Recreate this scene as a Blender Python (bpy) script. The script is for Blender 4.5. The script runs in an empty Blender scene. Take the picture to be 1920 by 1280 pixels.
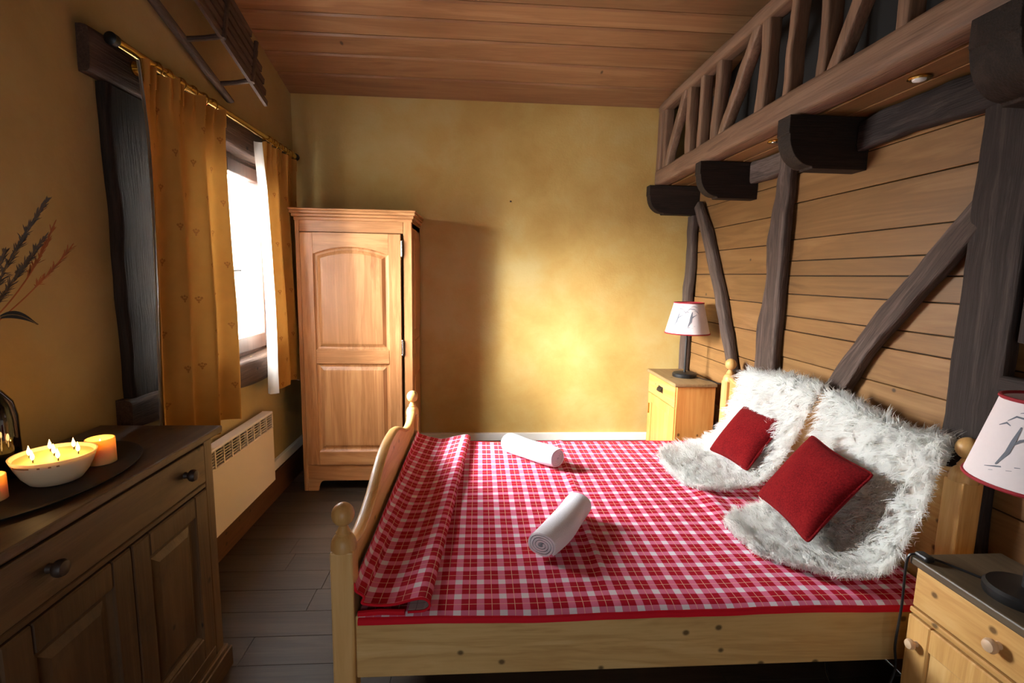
import bpy, bmesh, math, random
import numpy as np
from mathutils import Vector, Matrix, noise
random.seed(7); np.random.seed(7)
scene = bpy.context.scene
COL = scene.collection
PI = math.pi

# ------------------------------------------------------------------ camera
F_PX, YAW, PITCH, ROLL, CAM_H = 933.55, math.radians(3.819), math.radians(-7.493), math.radians(1.049), 1.55
fw = Vector((math.sin(YAW)*math.cos(PITCH), math.cos(YAW)*math.cos(PITCH), math.sin(PITCH)))
rt = Vector((math.cos(YAW), -math.sin(YAW), 0)); up = rt.cross(fw)
r2 = rt*math.cos(ROLL)+up*math.sin(ROLL); u2 = -rt*math.sin(ROLL)+up*math.cos(ROLL)
cam = bpy.data.cameras.new('camera'); camo = bpy.data.objects.new('camera', cam); COL.objects.link(camo)
camo.matrix_world = Matrix(((r2.x, u2.x, -fw.x, 0), (r2.y, u2.y, -fw.y, 0), (r2.z, u2.z, -fw.z, CAM_H), (0, 0, 0, 1)))
cam.sensor_fit = 'HORIZONTAL'; cam.sensor_width = 36; cam.lens = 36*F_PX/1920; cam.clip_start = 0.02
scene.camera = camo

# ------------------------------------------------------------------ world, daylight, exposure
world = bpy.data.worlds.new('sky'); scene.world = world; world.use_nodes = True
wn = world.node_tree; bg = wn.nodes['Background']; bg.inputs[1].default_value = 350.0
_g = wn.nodes.new('ShaderNodeTexCoord'); _s = wn.nodes.new('ShaderNodeSeparateXYZ'); _r = wn.nodes.new('ShaderNodeValToRGB')
wn.links.new(_g.outputs['Generated'], _s.inputs[0]); wn.links.new(_s.outputs[2], _r.inputs[0])
# overcast sky: brighter towards the zenith, dim ground below the horizon
_e = _r.color_ramp.elements; _e.new(.5)
for _q, (_p, _c) in zip(_e, ((0.0, .16), (0.06, .36), (1.0, 1.0))): _q.position = _p; _q.color = (.955*_c, .98*_c, _c, 1)
wn.links.new(_r.outputs[0], bg.inputs[0])
def area(name, loc, rot, sx, sy, power, col, spread=PI):
    l = bpy.data.lights.new(name, 'AREA'); l.shape = 'RECTANGLE'; l.size = sx; l.size_y = sy
    l.energy = power; l.color = col; l.spread = spread
    o = bpy.data.objects.new(name, l); COL.objects.link(o); o.location = loc; o.rotation_euler = rot
    return o
# the bright sky outside lights the room through the window (portal in the opening); weak daylight from behind the camera
po = area('window_portal', (-1.56, 2.88, 1.63), (0, -PI/2, 0), 1.25, 1.28, 1.0, (1, 1, 1)); po.data.cycles.is_portal = True
area('rear_window_daylight', (-0.2, -1.42, 1.05), (math.radians(90), 0, 0), 1.3, 1.7, 17, (0.93, 0.96, 1.0))
sl = bpy.data.lights.new('hazy_sun', 'SUN'); sl.energy = 74.0; sl.angle = math.radians(42); sl.color = (1.0, .97, .92)
so_ = bpy.data.objects.new('hazy_sun', sl); COL.objects.link(so_); so_.location = (-4, 1, 4)
so_.rotation_euler = Vector((.83, .34, -.37)).to_track_quat('-Z', 'Y').to_euler()
vs = scene.view_settings
vs.view_transform = 'Standard'; vs.look = 'None'; vs.gamma = 1; vs.use_curve_mapping = False; vs.exposure = 0.12

# ------------------------------------------------------------------ helpers
def lin(c):
    return tuple(((v/255)/12.92 if v/255 <= .04045 else ((v/255+.055)/1.055)**2.4) for v in c)+(1,)
ORG = {}
def tag(o, label=None, cat=None, group=None, kind=None):
    if label: o['label'] = label
    if cat: o['category'] = cat
    if group: o['group'] = group
    if kind: o['kind'] = kind
    return o
def thing(name, loc, label=None, cat=None, group=None, kind=None):
    o = bpy.data.objects.new(name, None); COL.objects.link(o); o.location = loc; o.empty_display_size = .05
    ORG[o.name] = Vector(loc)
    return tag(o, label, cat, group, kind)
class MB:
    def __init__(s): s.v = []; s.f = []; s.uv = None
    def add(s, v, f):
        n = len(s.v); s.v += [tuple(p) for p in v]; s.f += [tuple(i+n for i in q) for q in f]; return s
    def box(s, x0, x1, y0, y1, z0, z1, b=0.0, seg=1):
        if b <= 0:
            v = [(x, y, z) for z in (z0, z1) for y in (y0, y1) for x in (x0, x1)]
            return s.add(v, [(0, 2, 3, 1), (4, 5, 7, 6), (0, 1, 5, 4), (2, 6, 7, 3), (0, 4, 6, 2), (1, 3, 7, 5)])
        bm = bmesh.new(); bmesh.ops.create_cube(bm, size=1)
        for p in bm.verts: p.co = Vector(((x0+x1)/2+p.co.x*(x1-x0), (y0+y1)/2+p.co.y*(y1-y0), (z0+z1)/2+p.co.z*(z1-z0)))
        bmesh.ops.bevel(bm, geom=bm.edges[:], offset=b, segments=seg, affect='EDGES', profile=.5)
        bm.verts.index_update()
        v = [tuple(p.co) for p in bm.verts]; f = [tuple(q.index for q in fc.verts) for fc in bm.faces]; bm.free()
        return s.add(v, f)
    def prism(s, poly, axis, a, b):
        # poly: 2-D points in the plane across axis ('x': (y,z), 'y': (x,z), 'z': (x,y))
        def P(p, t): return {'x': (t, p[0], p[1]), 'y': (p[0], t, p[1]), 'z': (p[0], p[1], t)}[axis]
        n = len(poly); v = [P(p, a) for p in poly]+[P(p, b) for p in poly]
        f = [tuple(range(n)), tuple(range(2*n-1, n-1, -1))]+[(i, i+n, (i+1) % n+n, (i+1) % n) for i in range(n)]
        return s.add(v, f)
    def lathe(s, prof, c, axis=(0, 0, 1), n=24, cap=True):
        ax = Vector(axis).normalized(); a = ax.orthogonal().normalized(); b = ax.cross(a); c = Vector(c)
        v = []; f = []
        for r, h in prof:
            for k in range(n):
                t = 2*PI*k/n; v.append(c+ax*h+(a*math.cos(t)+b*math.sin(t))*r)
        for i in range(len(prof)-1):
            for k in range(n): f.append((i*n+k, i*n+(k+1) % n, (i+1)*n+(k+1) % n, (i+1)*n+k))
        if cap:
            f.append(tuple(range(n-1, -1, -1))); m = (len(prof)-1)*n; f.append(tuple(range(m, m+n)))
        return s.add(v, f)
    def cyl(s, p0, p1, r0, r1=None, n=16):
        p0 = Vector(p0); p1 = Vector(p1); return s.lathe([(r0, 0), (r0 if r1 is None else r1, (p1-p0).length)], p0, p1-p0, n)
    def tube(s, pts, r, n=8):
        pts = [Vector(p) for p in pts]; rr = r if isinstance(r, (list, tuple)) else [r]*len(pts)
        v = []; f = []; prev = None
        for i, p in enumerate(pts):
            d = (pts[min(i+1, len(pts)-1)]-pts[max(i-1, 0)]).normalized()
            a = d.orthogonal().normalized() if prev is None else (prev-d*prev.dot(d)).normalized()
            prev = a; b = d.cross(a)
            for k in range(n):
                t = 2*PI*k/n; v.append(p+(a*math.cos(t)+b*math.sin(t))*rr[i])
        for i in range(len(pts)-1):
            for k in range(n): f.append((i*n+k, i*n+(k+1) % n, (i+1)*n+(k+1) % n, (i+1)*n+k))
        f.append(tuple(range(n-1, -1, -1))); m = (len(pts)-1)*n; f.append(tuple(range(m, m+n)))
        return s.add(v, f)
    def sph(s, c, rx, ry=None, rz=None, nu=20, nv=12):
        ry = ry or rx; rz = rz or rx; c = Vector(c)
        prof = [(max(math.sin(PI*i/nv), 1e-3), -math.cos(PI*i/nv)) for i in range(nv+1)]
        m = MB().lathe(prof, (0, 0, 0), (0, 0, 1), nu)
        return s.add([(c.x+p[0]*rx, c.y+p[1]*ry, c.z+p[2]*rz) for p in m.v], m.f)
    def grid(s, P, close=False):
        # P: rows of equal length
        n = len(P[0]); v = [p for row in P for p in row]; f = []
        for i in range(len(P)-1):
            for k in range(n if close else n-1): f.append((i*n+k, i*n+(k+1) % n, (i+1)*n+(k+1) % n, (i+1)*n+k))
        return s.add(v, f)
    def build(s, name, mat, parent=None, smooth=False, org=None, angle=None, kind=None, label=None):
        o0 = ORG.get(parent.name, Vector()) if parent else Vector(org or (0, 0, 0))
        me = bpy.data.meshes.new(name)
        me.from_pydata([tuple(Vector(p)-o0) for p in s.v], [], s.f)
        if s.uv:
            lay = me.uv_layers.new(name='UVMap')
            for li, l in enumerate(me.loops): lay.data[li].uv = s.uv[l.vertex_index]
        bm = bmesh.new(); bm.from_mesh(me); bmesh.ops.recalc_face_normals(bm, faces=bm.faces[:]); bm.to_mesh(me); bm.free()
        me.materials.append(mat)
        if smooth:
            me.polygons.foreach_set('use_smooth', [True]*len(me.polygons))
            me.set_sharp_from_angle(angle=math.radians(angle or 40))
        o = bpy.data.objects.new(name, me); COL.objects.link(o)
        ORG[o.name] = o0
        if parent: o.parent = parent
        else: o.location = o0
        return tag(o, label=label, kind=kind)

def timber(path, seed=0, jit=.006, n=16, steps=14, ux=None):
    """hewn beam: path = [(centre, half_a, half_b)], swept with a rounded-square section and small irregularities"""
    pts = [Vector(p[0]) for p in path]
    d = (pts[-1]-pts[0]).normalized()
    a = Vector(ux) if ux else (Vector((1, 0, 0)) if abs(d.x) < .9 else Vector((0, 1, 0)))
    a = (a-d*a.dot(d)).normalized(); b = d.cross(a)
    rows = []
    m = len(path)-1
    for i in range(steps*m+1):
        t = i/steps; k = min(int(t), m-1); w = t-k; w = w*w*(3-2*w)
        c = pts[k].lerp(pts[k+1], t-k); ha = path[k][1]*(1-w)+path[k+1][1]*w; hb = path[k][2]*(1-w)+path[k+1][2]*w
        row = []
        for q in range(n):
            th = 2*PI*(q+.5)/n; cx, sy = math.cos(th), math.sin(th)
            e = .32
            px_ = math.copysign(abs(cx)**e, cx)*ha; py_ = math.copysign(abs(sy)**e, sy)*hb
            p = c+a*px_+b*py_
            nz = noise.noise_vector(Vector(p)*9+Vector((seed*7.1, 0, 0)))*jit+noise.noise_vector(Vector(p)*3+Vector((0, seed*5.3, 0)))*jit*1.6
            row.append(p+nz)
        rows.append(row)
    mb = MB().grid(rows, close=True)
    N = len(mb.v); mb.f.append(tuple(range(n-1, -1, -1))); mb.f.append(tuple(range(N-n, N)))
    return mb

# ------------------------------------------------------------------ materials
def newmat(name):
    m = bpy.data.materials.new(name); m.use_nodes = True; nt = m.node_tree
    return m, nt, nt.nodes['Principled BSDF']
def nd(nt, t, **kw):
    n = nt.nodes.new(t)
    for k, v in kw.items(): setattr(n, k, v)
    return n
def mth(nt, op, a, b=None, c=None):
    n = nt.nodes.new('ShaderNodeMath'); n.operation = op
    for i, v in enumerate((a, b, c)):
        if v is None: continue
        if isinstance(v, (int, float)): n.inputs[i].default_value = v
        else: nt.links.new(v, n.inputs[i])
    return n.outputs[0]
def mix(nt, fac, a, b, mode='MIX'):
    n = nt.nodes.new('ShaderNodeMix'); n.data_type = 'RGBA'; n.blend_type = mode
    for i, v in ((0, fac), (6, a), (7, b)):
        if isinstance(v, (int, float)): n.inputs[i].default_value = v
        elif isinstance(v, tuple): n.inputs[i].default_value = v
        else: nt.links.new(v, n.inputs[i])
    return n.outputs[2]
def ramp(nt, fac, stops):
    n = nt.nodes.new('ShaderNodeValToRGB'); e = n.color_ramp.elements
    while len(e) < len(stops): e.new(.5)
    for q, (p, c) in zip(e, stops): q.position = p; q.color = c if len(c) == 4 else tuple(c)+(1,)
    nt.links.new(fac, n.inputs[0]); return n.outputs[0]
def noise_tex(nt, vec, scale, detail=4, rough=.55, dist=0.0):
    n = nt.nodes.new('ShaderNodeTexNoise'); n.inputs['Scale'].default_value = scale; n.inputs['Detail'].default_value = detail
    n.inputs['Roughness'].default_value = rough; n.inputs['Distortion'].default_value = dist
    if vec is not None: nt.links.new(vec, n.inputs['Vector'])
    return n.outputs[0]
def bump(nt, bsdf, h, s=.3, d=.01):
    b = nt.nodes.new('ShaderNodeBump'); b.inputs['Strength'].default_value = s; b.inputs['Distance'].default_value = d
    nt.links.new(h, b.inputs['Height']); nt.links.new(b.outputs[0], bsdf.inputs['Normal'])
def plain(name, c, rough=.6, metal=0.0, nz=0.0, spec=.5, sc=30):
    m, nt, b = newmat(name); b.inputs['Roughness'].default_value = rough; b.inputs['Metallic'].default_value = metal
    b.inputs['Specular IOR Level'].default_value = spec
    c = lin(c)
    if nz:
        tc = nd(nt, 'ShaderNodeTexCoord'); f = noise_tex(nt, tc.outputs['Object'], sc)
        col = mix(nt, f, tuple(v*(1-nz) for v in c[:3])+(1,), tuple(min(1, v*(1+nz)) for v in c[:3])+(1,))
        nt.links.new(col, b.inputs['Base Color'])
    else: b.inputs['Base Color'].default_value = c
    return m
WOODS = {}
def wood(name, dark, mid, light, axis='x', scale=9., rough=.5, knots=.0, bmp=.15, var=.12, fine=.25, spec=.4, wear=None):
    key = name+axis
    if key in WOODS: return WOODS[key]
    m, nt, b = newmat(key)
    tc = nd(nt, 'ShaderNodeTexCoord'); oi = nd(nt, 'ShaderNodeObjectInfo')
    off = nd(nt, 'ShaderNodeVectorMath', operation='SCALE'); off.inputs[0].default_value = (7.3, 11.7, 5.1); nt.links.new(oi.outputs['Random'], off.inputs['Scale'])
    add = nd(nt, 'ShaderNodeVectorMath', operation='ADD'); nt.links.new(tc.outputs['Object'], add.inputs[0]); nt.links.new(off.outputs[0], add.inputs[1])
    def mp(al):
        q = nd(nt, 'ShaderNodeMapping'); s = [1, 1, 1]; s['xyz'.index(axis)] = al; q.inputs['Scale'].default_value = s
        nt.links.new(add.outputs[0], q.inputs['Vector']); return q.outputs[0]
    g = mp(.09)
    n1 = noise_tex(nt, g, scale, 5, .6, .6)
    ring = mth(nt, 'FRACT', mth(nt, 'MULTIPLY', n1, 5.0))
    ring = mth(nt, 'ABSOLUTE', mth(nt, 'SUBTRACT', ring, .5))
    ring = mth(nt, 'MULTIPLY', ring, 2.0)
    n2 = noise_tex(nt, mp(.03), scale*12, 3, .6)
    t = mth(nt, 'ADD', mth(nt, 'MULTIPLY', n1, .75), mth(nt, 'MULTIPLY', ring, .25))
    t = mth(nt, 'ADD', mth(nt, 'MULTIPLY', t, 1-fine), mth(nt, 'MULTIPLY', n2, fine))
    col = ramp(nt, t, [(.25, lin(dark)), (.5, lin(mid)), (.75, lin(light))])
    if knots:
        sx = nd(nt, 'ShaderNodeSeparateXYZ'); nt.links.new(add.outputs[0], sx.inputs[0]); X_, Y_, Z_ = sx.outputs
        ga = {'x': X_, 'y': Y_, 'z': Z_}[axis]; gb = {'x': mth(nt, 'ADD', Z_, mth(nt, 'MULTIPLY', Y_, .7)), 'y': mth(nt, 'ADD', Z_, mth(nt, 'MULTIPLY', X_, .7)), 'z': mth(nt, 'ADD', X_, Y_)}[axis]
        cv = nd(nt, 'ShaderNodeCombineXYZ'); nt.links.new(mth(nt, 'MULTIPLY', ga, .85), cv.inputs[0]); nt.links.new(gb, cv.inputs[1])
        v = nd(nt, 'ShaderNodeTexVoronoi', voronoi_dimensions='2D'); v.inputs['Scale'].default_value = 8.; nt.links.new(cv.outputs[0], v.inputs['Vector'])
        sel = mth(nt, 'GREATER_THAN', nd_sep(nt, v.outputs['Color']), 1-knots)
        d = mth(nt, 'ADD', v.outputs['Distance'], mth(nt, 'MULTIPLY', n1, .1))
        mr = nd(nt, 'ShaderNodeMapRange'); mr.inputs[1].default_value = .09; mr.inputs[2].default_value = .14; mr.inputs[3].default_value = 1; mr.inputs[4].default_value = 0
        nt.links.new(d, mr.inputs[0]); kf = mth(nt, 'MULTIPLY', mr.outputs[0], sel)
        col = mix(nt, mth(nt, 'MULTIPLY', kf, .85), col, lin(tuple(v*.45 for v in dark)))
    if wear:
        wn = noise_tex(nt, tc.outputs['Object'], 5, 6, .7)
        wf = ramp(nt, wn, [(.52, (0, 0, 0, 1)), (.68, (1, 1, 1, 1))])
        col = mix(nt, mth(nt, 'MULTIPLY', nd_sep(nt, wf), .6), col, lin(wear))
    hv = nd(nt, 'ShaderNodeHueSaturation'); nt.links.new(col, hv.inputs['Color'])
    nt.links.new(mth(nt, 'ADD', mth(nt, 'MULTIPLY', oi.outputs['Random'], 2*var), 1-var), hv.inputs['Value'])
    nt.links.new(hv.outputs[0], b.inputs['Base Color'])
    b.inputs['Roughness'].default_value = rough; b.inputs['Specular IOR Level'].default_value = spec
    bump(nt, b, n2, bmp, .004)
    WOODS[key] = m; return m
def nd_sep(nt, colsock):
    s = nt.nodes.new('ShaderNodeSeparateColor'); nt.links.new(colsock, s.inputs[0]); return s.outputs[0]

def pine(ax): return wood('pine', (176, 122, 62), (208, 160, 96), (222, 182, 122), ax, 8, .42, .35, .12)
def railpine(ax): return wood('rail_pine', (172, 126, 70), (208, 170, 110), (222, 190, 134), ax, 7, .42, .45, .1)
def wardrobe_wood(ax): return wood('wardrobe_pine', (138, 88, 50), (176, 122, 76), (200, 148, 98), ax, 9, .4, 0, .2, .05)
def night_wood(ax): return wood('honey_pine', (176, 108, 48), (206, 142, 74), (222, 166, 98), ax, 8, .4, .3, .12, .05)
def board_wood(ax): return wood('sideboard_pine', (62, 43, 26), (88, 63, 39), (106, 79, 51), ax, 8, .5, .2, .25, .05, wear=(60, 42, 28))
def old(ax): return wood('old_timber', (44, 34, 30), (78, 63, 55), (116, 98, 88), ax, 14, .75, 0, .9, .1, .45, .25)
def shaded_old(ax): return wood('shaded_old_timber', (30, 23, 21), (50, 40, 36), (78, 66, 60), ax, 14, .75, 0, .9, .1, .45, .25)  # old timber darkened: the dimness at the near right is put into its colour
def black_timber(ax): return wood('dark_timber', (24, 17, 13), (40, 29, 22), (58, 43, 33), ax, 14, .7, 0, .8, .05, .4, .25)
def lint(ax): return wood('lintel_timber', (48, 35, 28), (78, 59, 48), (104, 82, 68), ax, 12, .75, .2, .9, .05, .45, .25)
def loft(ax): return wood('loft_timber', (88, 62, 46), (124, 92, 70), (148, 114, 90), ax, 11, .6, 0, .5, .1, .4, .3)
def larch(ax): return wood('wall_plank', (110, 76, 42), (132, 94, 54), (150, 110, 68), ax, 8, .45, .04, .12, .13)
def spruce(ax): return wood('ceiling_plank', (118, 80, 52), (142, 100, 66), (158, 118, 82), ax, 7, .42, .07, .1, .2)
def floorw(ax): return wood('floor_plank', (48, 38, 30), (62, 50, 40), (72, 59, 48), ax, 8, .5, .05, .1, .08, .35, .25)
def brownwood(ax): return wood('skirting', (70, 44, 28), (96, 62, 40), (118, 80, 54), ax, 8, .5, .1, .15)
def framew(ax): return wood('window_frame', (48, 32, 26), (70, 48, 38), (88, 64, 52), ax, 10, .4, 0, .15, .05)
def sledw(ax): return wood('sled_wood', (48, 36, 28), (76, 58, 46), (106, 84, 68), ax, 12, .7, 0, .5, .15, .4)

def plaster(name, c1, c2, c3):
    m, nt, b = newmat(name); tc = nd(nt, 'ShaderNodeTexCoord'); o = tc.outputs['Object']
    n1 = noise_tex(nt, o, .9, 3, .55, .4); n2 = noise_tex(nt, o, 3.2, 5, .65, .3); n3 = noise_tex(nt, o, 60, 4, .6)
    t = mth(nt, 'ADD', mth(nt, 'MULTIPLY', n1, .6), mth(nt, 'MULTIPLY', n2, .4))
    col = ramp(nt, t, [(.36, lin(c1)), (.5, lin(c2)), (.64, lin(c3))])
    nt.links.new(col, b.inputs['Base Color']); b.inputs['Roughness'].default_value = .75; b.inputs['Specular IOR Level'].default_value = .3
    h = mth(nt, 'ADD', mth(nt, 'MULTIPLY', n3, .3), n2); bump(nt, b, h, .35, .01)
    return m
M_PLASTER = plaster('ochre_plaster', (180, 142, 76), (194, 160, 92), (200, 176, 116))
M_PLASTER_SHADED = plaster('ochre_plaster_shaded', (150, 124, 76), (162, 138, 88), (168, 148, 102))  # same plaster, darker: the backlit left wall's shade is in the colour
M_WHITE = plain('white_paint', (232, 230, 224), .45)
M_RAD = plain('radiator_enamel', (226, 214, 202), .4)
M_DARK = plain('dark_recess', (36, 33, 28), .8)
M_BLACK = plain('black_plastic', (20, 19, 20), .4)
M_BLACKMETAL = plain('black_metal', (26, 24, 24), .45, .2)
M_BRASS = plain('brass', (214, 178, 96), .22, 1.0)
M_CHROME = plain('hinge_steel', (170, 165, 160), .25, 1.0)
M_TOWEL = plain('terry_towel', (236, 234, 240), .95, 0, .03, .1, 220)
M_IVORY = plain('ivory_ceramic', (226, 206, 176), .5, 0, .04)
M_SHADE = plain('lamp_shade_fabric', (226, 214, 212), .9, 0, .03, .1, 90)
M_TRIMRED = plain('red_trim', (150, 24, 36), .8)
M_SKETCH = plain('grey_ink', (112, 114, 122), .9)
M_HEM = plain('red_binding', (206, 22, 40), .8, 0, .05, .2)
M_LINING = plain('cream_lining', (238, 232, 224), .9)
M_MATTRESS = plain('mattress_cloth', (226, 220, 208), .9, 0, .03)
M_TRAY = plain('slate_tray', (14, 13, 13), .7, 0, .2)
M_KNOB = plain('knob_wood', (206, 172, 138), .4, 0, .05)
M_DARKKNOB = plain('dark_knob', (52, 36, 26), .5)
M_STONE = plain('socket_black', (18, 16, 16), .6)

def terry():
    nt = M_TOWEL.node_tree; b = nt.nodes['Principled BSDF']; tc = nd(nt, 'ShaderNodeTexCoord')
    bump(nt, b, noise_tex(nt, tc.outputs['Object'], 260, 3), .8, .004)
terry()
def plaid(name, red, pink, white, line):
    m, nt, b = newmat(name); uv = nd(nt, 'ShaderNodeUVMap'); sp = nd(nt, 'ShaderNodeSeparateXYZ'); nt.links.new(uv.outputs[0], sp.inputs[0])
    def stripe(s, per, ph):
        f = mth(nt, 'FRACT', mth(nt, 'ADD', mth(nt, 'DIVIDE', mth(nt, 'SUBTRACT', s, ph-50*per), per), .5))
        d = mth(nt, 'ABSOLUTE', mth(nt, 'SUBTRACT', f, .5))
        return mth(nt, 'LESS_THAN', d, .165), mth(nt, 'GREATER_THAN', d, .487)
    a, la = stripe(sp.outputs[0], .0729, .0128); c, lc = stripe(sp.outputs[1], .0765, 1.5016)
    s = mth(nt, 'MULTIPLY', mth(nt, 'ADD', a, c), .5)
    col = ramp(nt, s, [(0, lin(red)), (.5, lin(pink)), (1, lin(white))])
    col = mix(nt, mth(nt, 'MULTIPLY', mth(nt, 'MAXIMUM', la, lc), .8), col, lin(line))
    tc = nd(nt, 'ShaderNodeTexCoord'); w = noise_tex(nt, tc.outputs['Object'], 420, 2)
    col = mix(nt, .18, col, mix(nt, w, (.55, .55, .55, 1), (1, 1, 1, 1)), 'MULTIPLY')
    nt.links.new(col, b.inputs['Base Color']); b.inputs['Roughness'].default_value = .9; b.inputs['Specular IOR Level'].default_value = .15
    bump(nt, b, w, .3, .003); return m
M_PLAID = plaid('red_plaid', (178, 14, 40), (226, 120, 152), (240, 230, 238), (244, 206, 178))
M_PLAID_BACK = plaid('plaid_reverse', (214, 186, 186), (228, 208, 206), (240, 236, 232), (150, 120, 110))
def tweed():
    m, nt, b = newmat('red_wool_tweed'); tc = nd(nt, 'ShaderNodeTexCoord'); n1 = noise_tex(nt, tc.outputs['Object'], 150, 5, .7); n2 = noise_tex(nt, tc.outputs['Object'], 14, 3)
    col = ramp(nt, mth(nt, 'ADD', mth(nt, 'MULTIPLY', n1, .7), mth(nt, 'MULTIPLY', n2, .3)), [(.3, lin((62, 6, 9))), (.5, lin((112, 14, 18))), (.72, lin((138, 32, 30)))])
    nt.links.new(col, b.inputs['Base Color']); b.inputs['Roughness'].default_value = .95; b.inputs['Specular IOR Level'].default_value = .1
    b.inputs['Sheen Weight'].default_value = .15; b.inputs['Sheen Tint'].default_value = lin((220, 80, 80))
    bump(nt, b, n1, .8, .004); return m
M_TWEED = tweed()
def wool():
    m, nt, b = newmat('sheep_wool'); b.inputs['Base Color'].default_value = lin((254, 253, 248)); b.inputs['Roughness'].default_value = .9
    b.inputs['Specular IOR Level'].default_value = .15
    t = nd(nt, 'ShaderNodeBsdfTranslucent'); t.inputs[0].default_value = lin((254, 253, 248)); mx = nd(nt, 'ShaderNodeMixShader'); mx.inputs[0].default_value = .45
    nt.links.new(b.outputs[0], mx.inputs[1]); nt.links.new(t.outputs[0], mx.inputs[2]); nt.links.new(mx.outputs[0], nt.nodes['Material Output'].inputs[0])
    return m
M_WOOL = wool()
def curtain_mat():
    m, nt, b = newmat('printed_curtain'); uv = nd(nt, 'ShaderNodeUVMap'); sp = nd(nt, 'ShaderNodeSeparateXYZ'); nt.links.new(uv.outputs[0], sp.inputs[0])
    U = mth(nt, 'DIVIDE', sp.outputs[0], .16); V = mth(nt, 'DIVIDE', sp.outputs[1], .15)
    row = mth(nt, 'FLOOR', V); par = mth(nt, 'MULTIPLY', mth(nt, 'FRACT', mth(nt, 'MULTIPLY', row, .5)), 1.0)
    fu = mth(nt, 'MULTIPLY', mth(nt, 'SUBTRACT', mth(nt, 'FRACT', mth(nt, 'ADD', U, par)), .5), .16)
    fv = mth(nt, 'MULTIPLY', mth(nt, 'SUBTRACT', mth(nt, 'FRACT', V), .5), .15)
    def dot(cx, cy, r):
        dx = mth(nt, 'SUBTRACT', fu, cx); dy = mth(nt, 'SUBTRACT', fv, cy)
        return mth(nt, 'LESS_THAN', mth(nt, 'ADD', mth(nt, 'MULTIPLY', dx, dx), mth(nt, 'MULTIPLY', dy, dy)), r*r)
    s = None
    for q in ((-.011, .006, .0055), (.011, .006, .0055), (0, .010, .005), (0, -.004, .006), (-.006, -.002, .004), (.006, -.002, .004), (0, -.013, .004)):
        d = dot(*q); s = d if s is None else mth(nt, 'MAXIMUM', s, d)
    n1 = noise_tex(nt, uv.outputs[0], 260, 2); n2 = noise_tex(nt, uv.outputs[0], 12, 3)
    base = mix(nt, n2, lin((160, 114, 52)), lin((180, 134, 66)))
    s = mth(nt, 'MULTIPLY', s, mth(nt, 'MULTIPLY', n1, 1.1))
    col = mix(nt, s, base, lin((112, 62, 24))); nt.links.new(col, b.inputs['Base Color'])
    b.inputs['Roughness'].default_value = .9; b.inputs['Specular IOR Level'].default_value = .15
    t = nd(nt, 'ShaderNodeBsdfTranslucent'); nt.links.new(col, t.inputs[0]); mx = nd(nt, 'ShaderNodeMixShader'); mx.inputs[0].default_value = .05
    nt.links.new(b.outputs[0], mx.inputs[1]); nt.links.new(t.outputs[0], mx.inputs[2]); nt.links.new(mx.outputs[0], nt.nodes['Material Output'].inputs[0])
    return m
M_CURTAIN = curtain_mat()
def lining_mat():
    m, nt, b = newmat('white_curtain_lining'); b.inputs['Base Color'].default_value = lin((240, 236, 230)); b.inputs['Roughness'].default_value = .9
    t = nd(nt, 'ShaderNodeBsdfTranslucent'); t.inputs[0].default_value = lin((240, 236, 230)); mx = nd(nt, 'ShaderNodeMixShader'); mx.inputs[0].default_value = .5
    nt.links.new(b.outputs[0], mx.inputs[1]); nt.links.new(t.outputs[0], mx.inputs[2]); nt.links.new(mx.outputs[0], nt.nodes['Material Output'].inputs[0]); return m
M_CLINING = lining_mat()
def glass_mat(name, tint, refl):
    m, nt, b = newmat(name); nt.nodes.remove(b); tr = nd(nt, 'ShaderNodeBsdfTransparent'); tr.inputs[0].default_value = tint
    g = nd(nt, 'ShaderNodeBsdfGlossy'); g.inputs['Roughness'].default_value = .03
    fr = nd(nt, 'ShaderNodeFresnel'); fr.inputs[0].default_value = 1.5; mx = nd(nt, 'ShaderNodeMixShader')
    nt.links.new(mth(nt, 'MULTIPLY', fr.outputs[0], refl), mx.inputs[0]); nt.links.new(tr.outputs[0], mx.inputs[1]); nt.links.new(g.outputs[0], mx.inputs[2])
    nt.links.new(mx.outputs[0], nt.nodes['Material Output'].inputs[0]); return m
M_GLASS = glass_mat('window_glass', (.96, .97, .97, 1), .8)
M_VASE = glass_mat('dark_glass', (.16, .11, .09, 1), 1.0)
def wax(name, c, sss=.6):
    m, nt, b = newmat(name); b.inputs['Base Color'].default_value = lin(c); b.inputs['Roughness'].default_value = .5
    b.inputs['Subsurface Weight'].default_value = sss; b.inputs['Subsurface Radius'].default_value = (.04, .027, .014); b.inputs['Subsurface Scale'].default_value = .6
    return m
M_WAX = wax('ivory_wax', (246, 206, 132))
def emit(name, c, s):
    m, nt, b = newmat(name); b.inputs['Base Color'].default_value = lin(c); b.inputs['Emission Color'].default_value = lin(c); b.inputs['Emission Strength'].default_value = s; return m
M_FLAME = emit('candle_flame', (255, 196, 110), 14)
M_GRASS = plain('dried_grass', (122, 92, 56), .9, 0, .2)
M_SEED = plain('grass_seed', (92, 80, 70), .95, 0, .3)
M_RUST = plain('russet_leaf', (150, 88, 50), .9, 0, .2)

# ------------------------------------------------------------------ the room shell
XL, YB, XP, XT = -1.395, 3.95, 1.70, 1.636
XM, YF = 3.3, -1.45
CZ, CK = 2.838, .249
def ceil_z(y): return CZ+CK*(YB-y)

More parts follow.
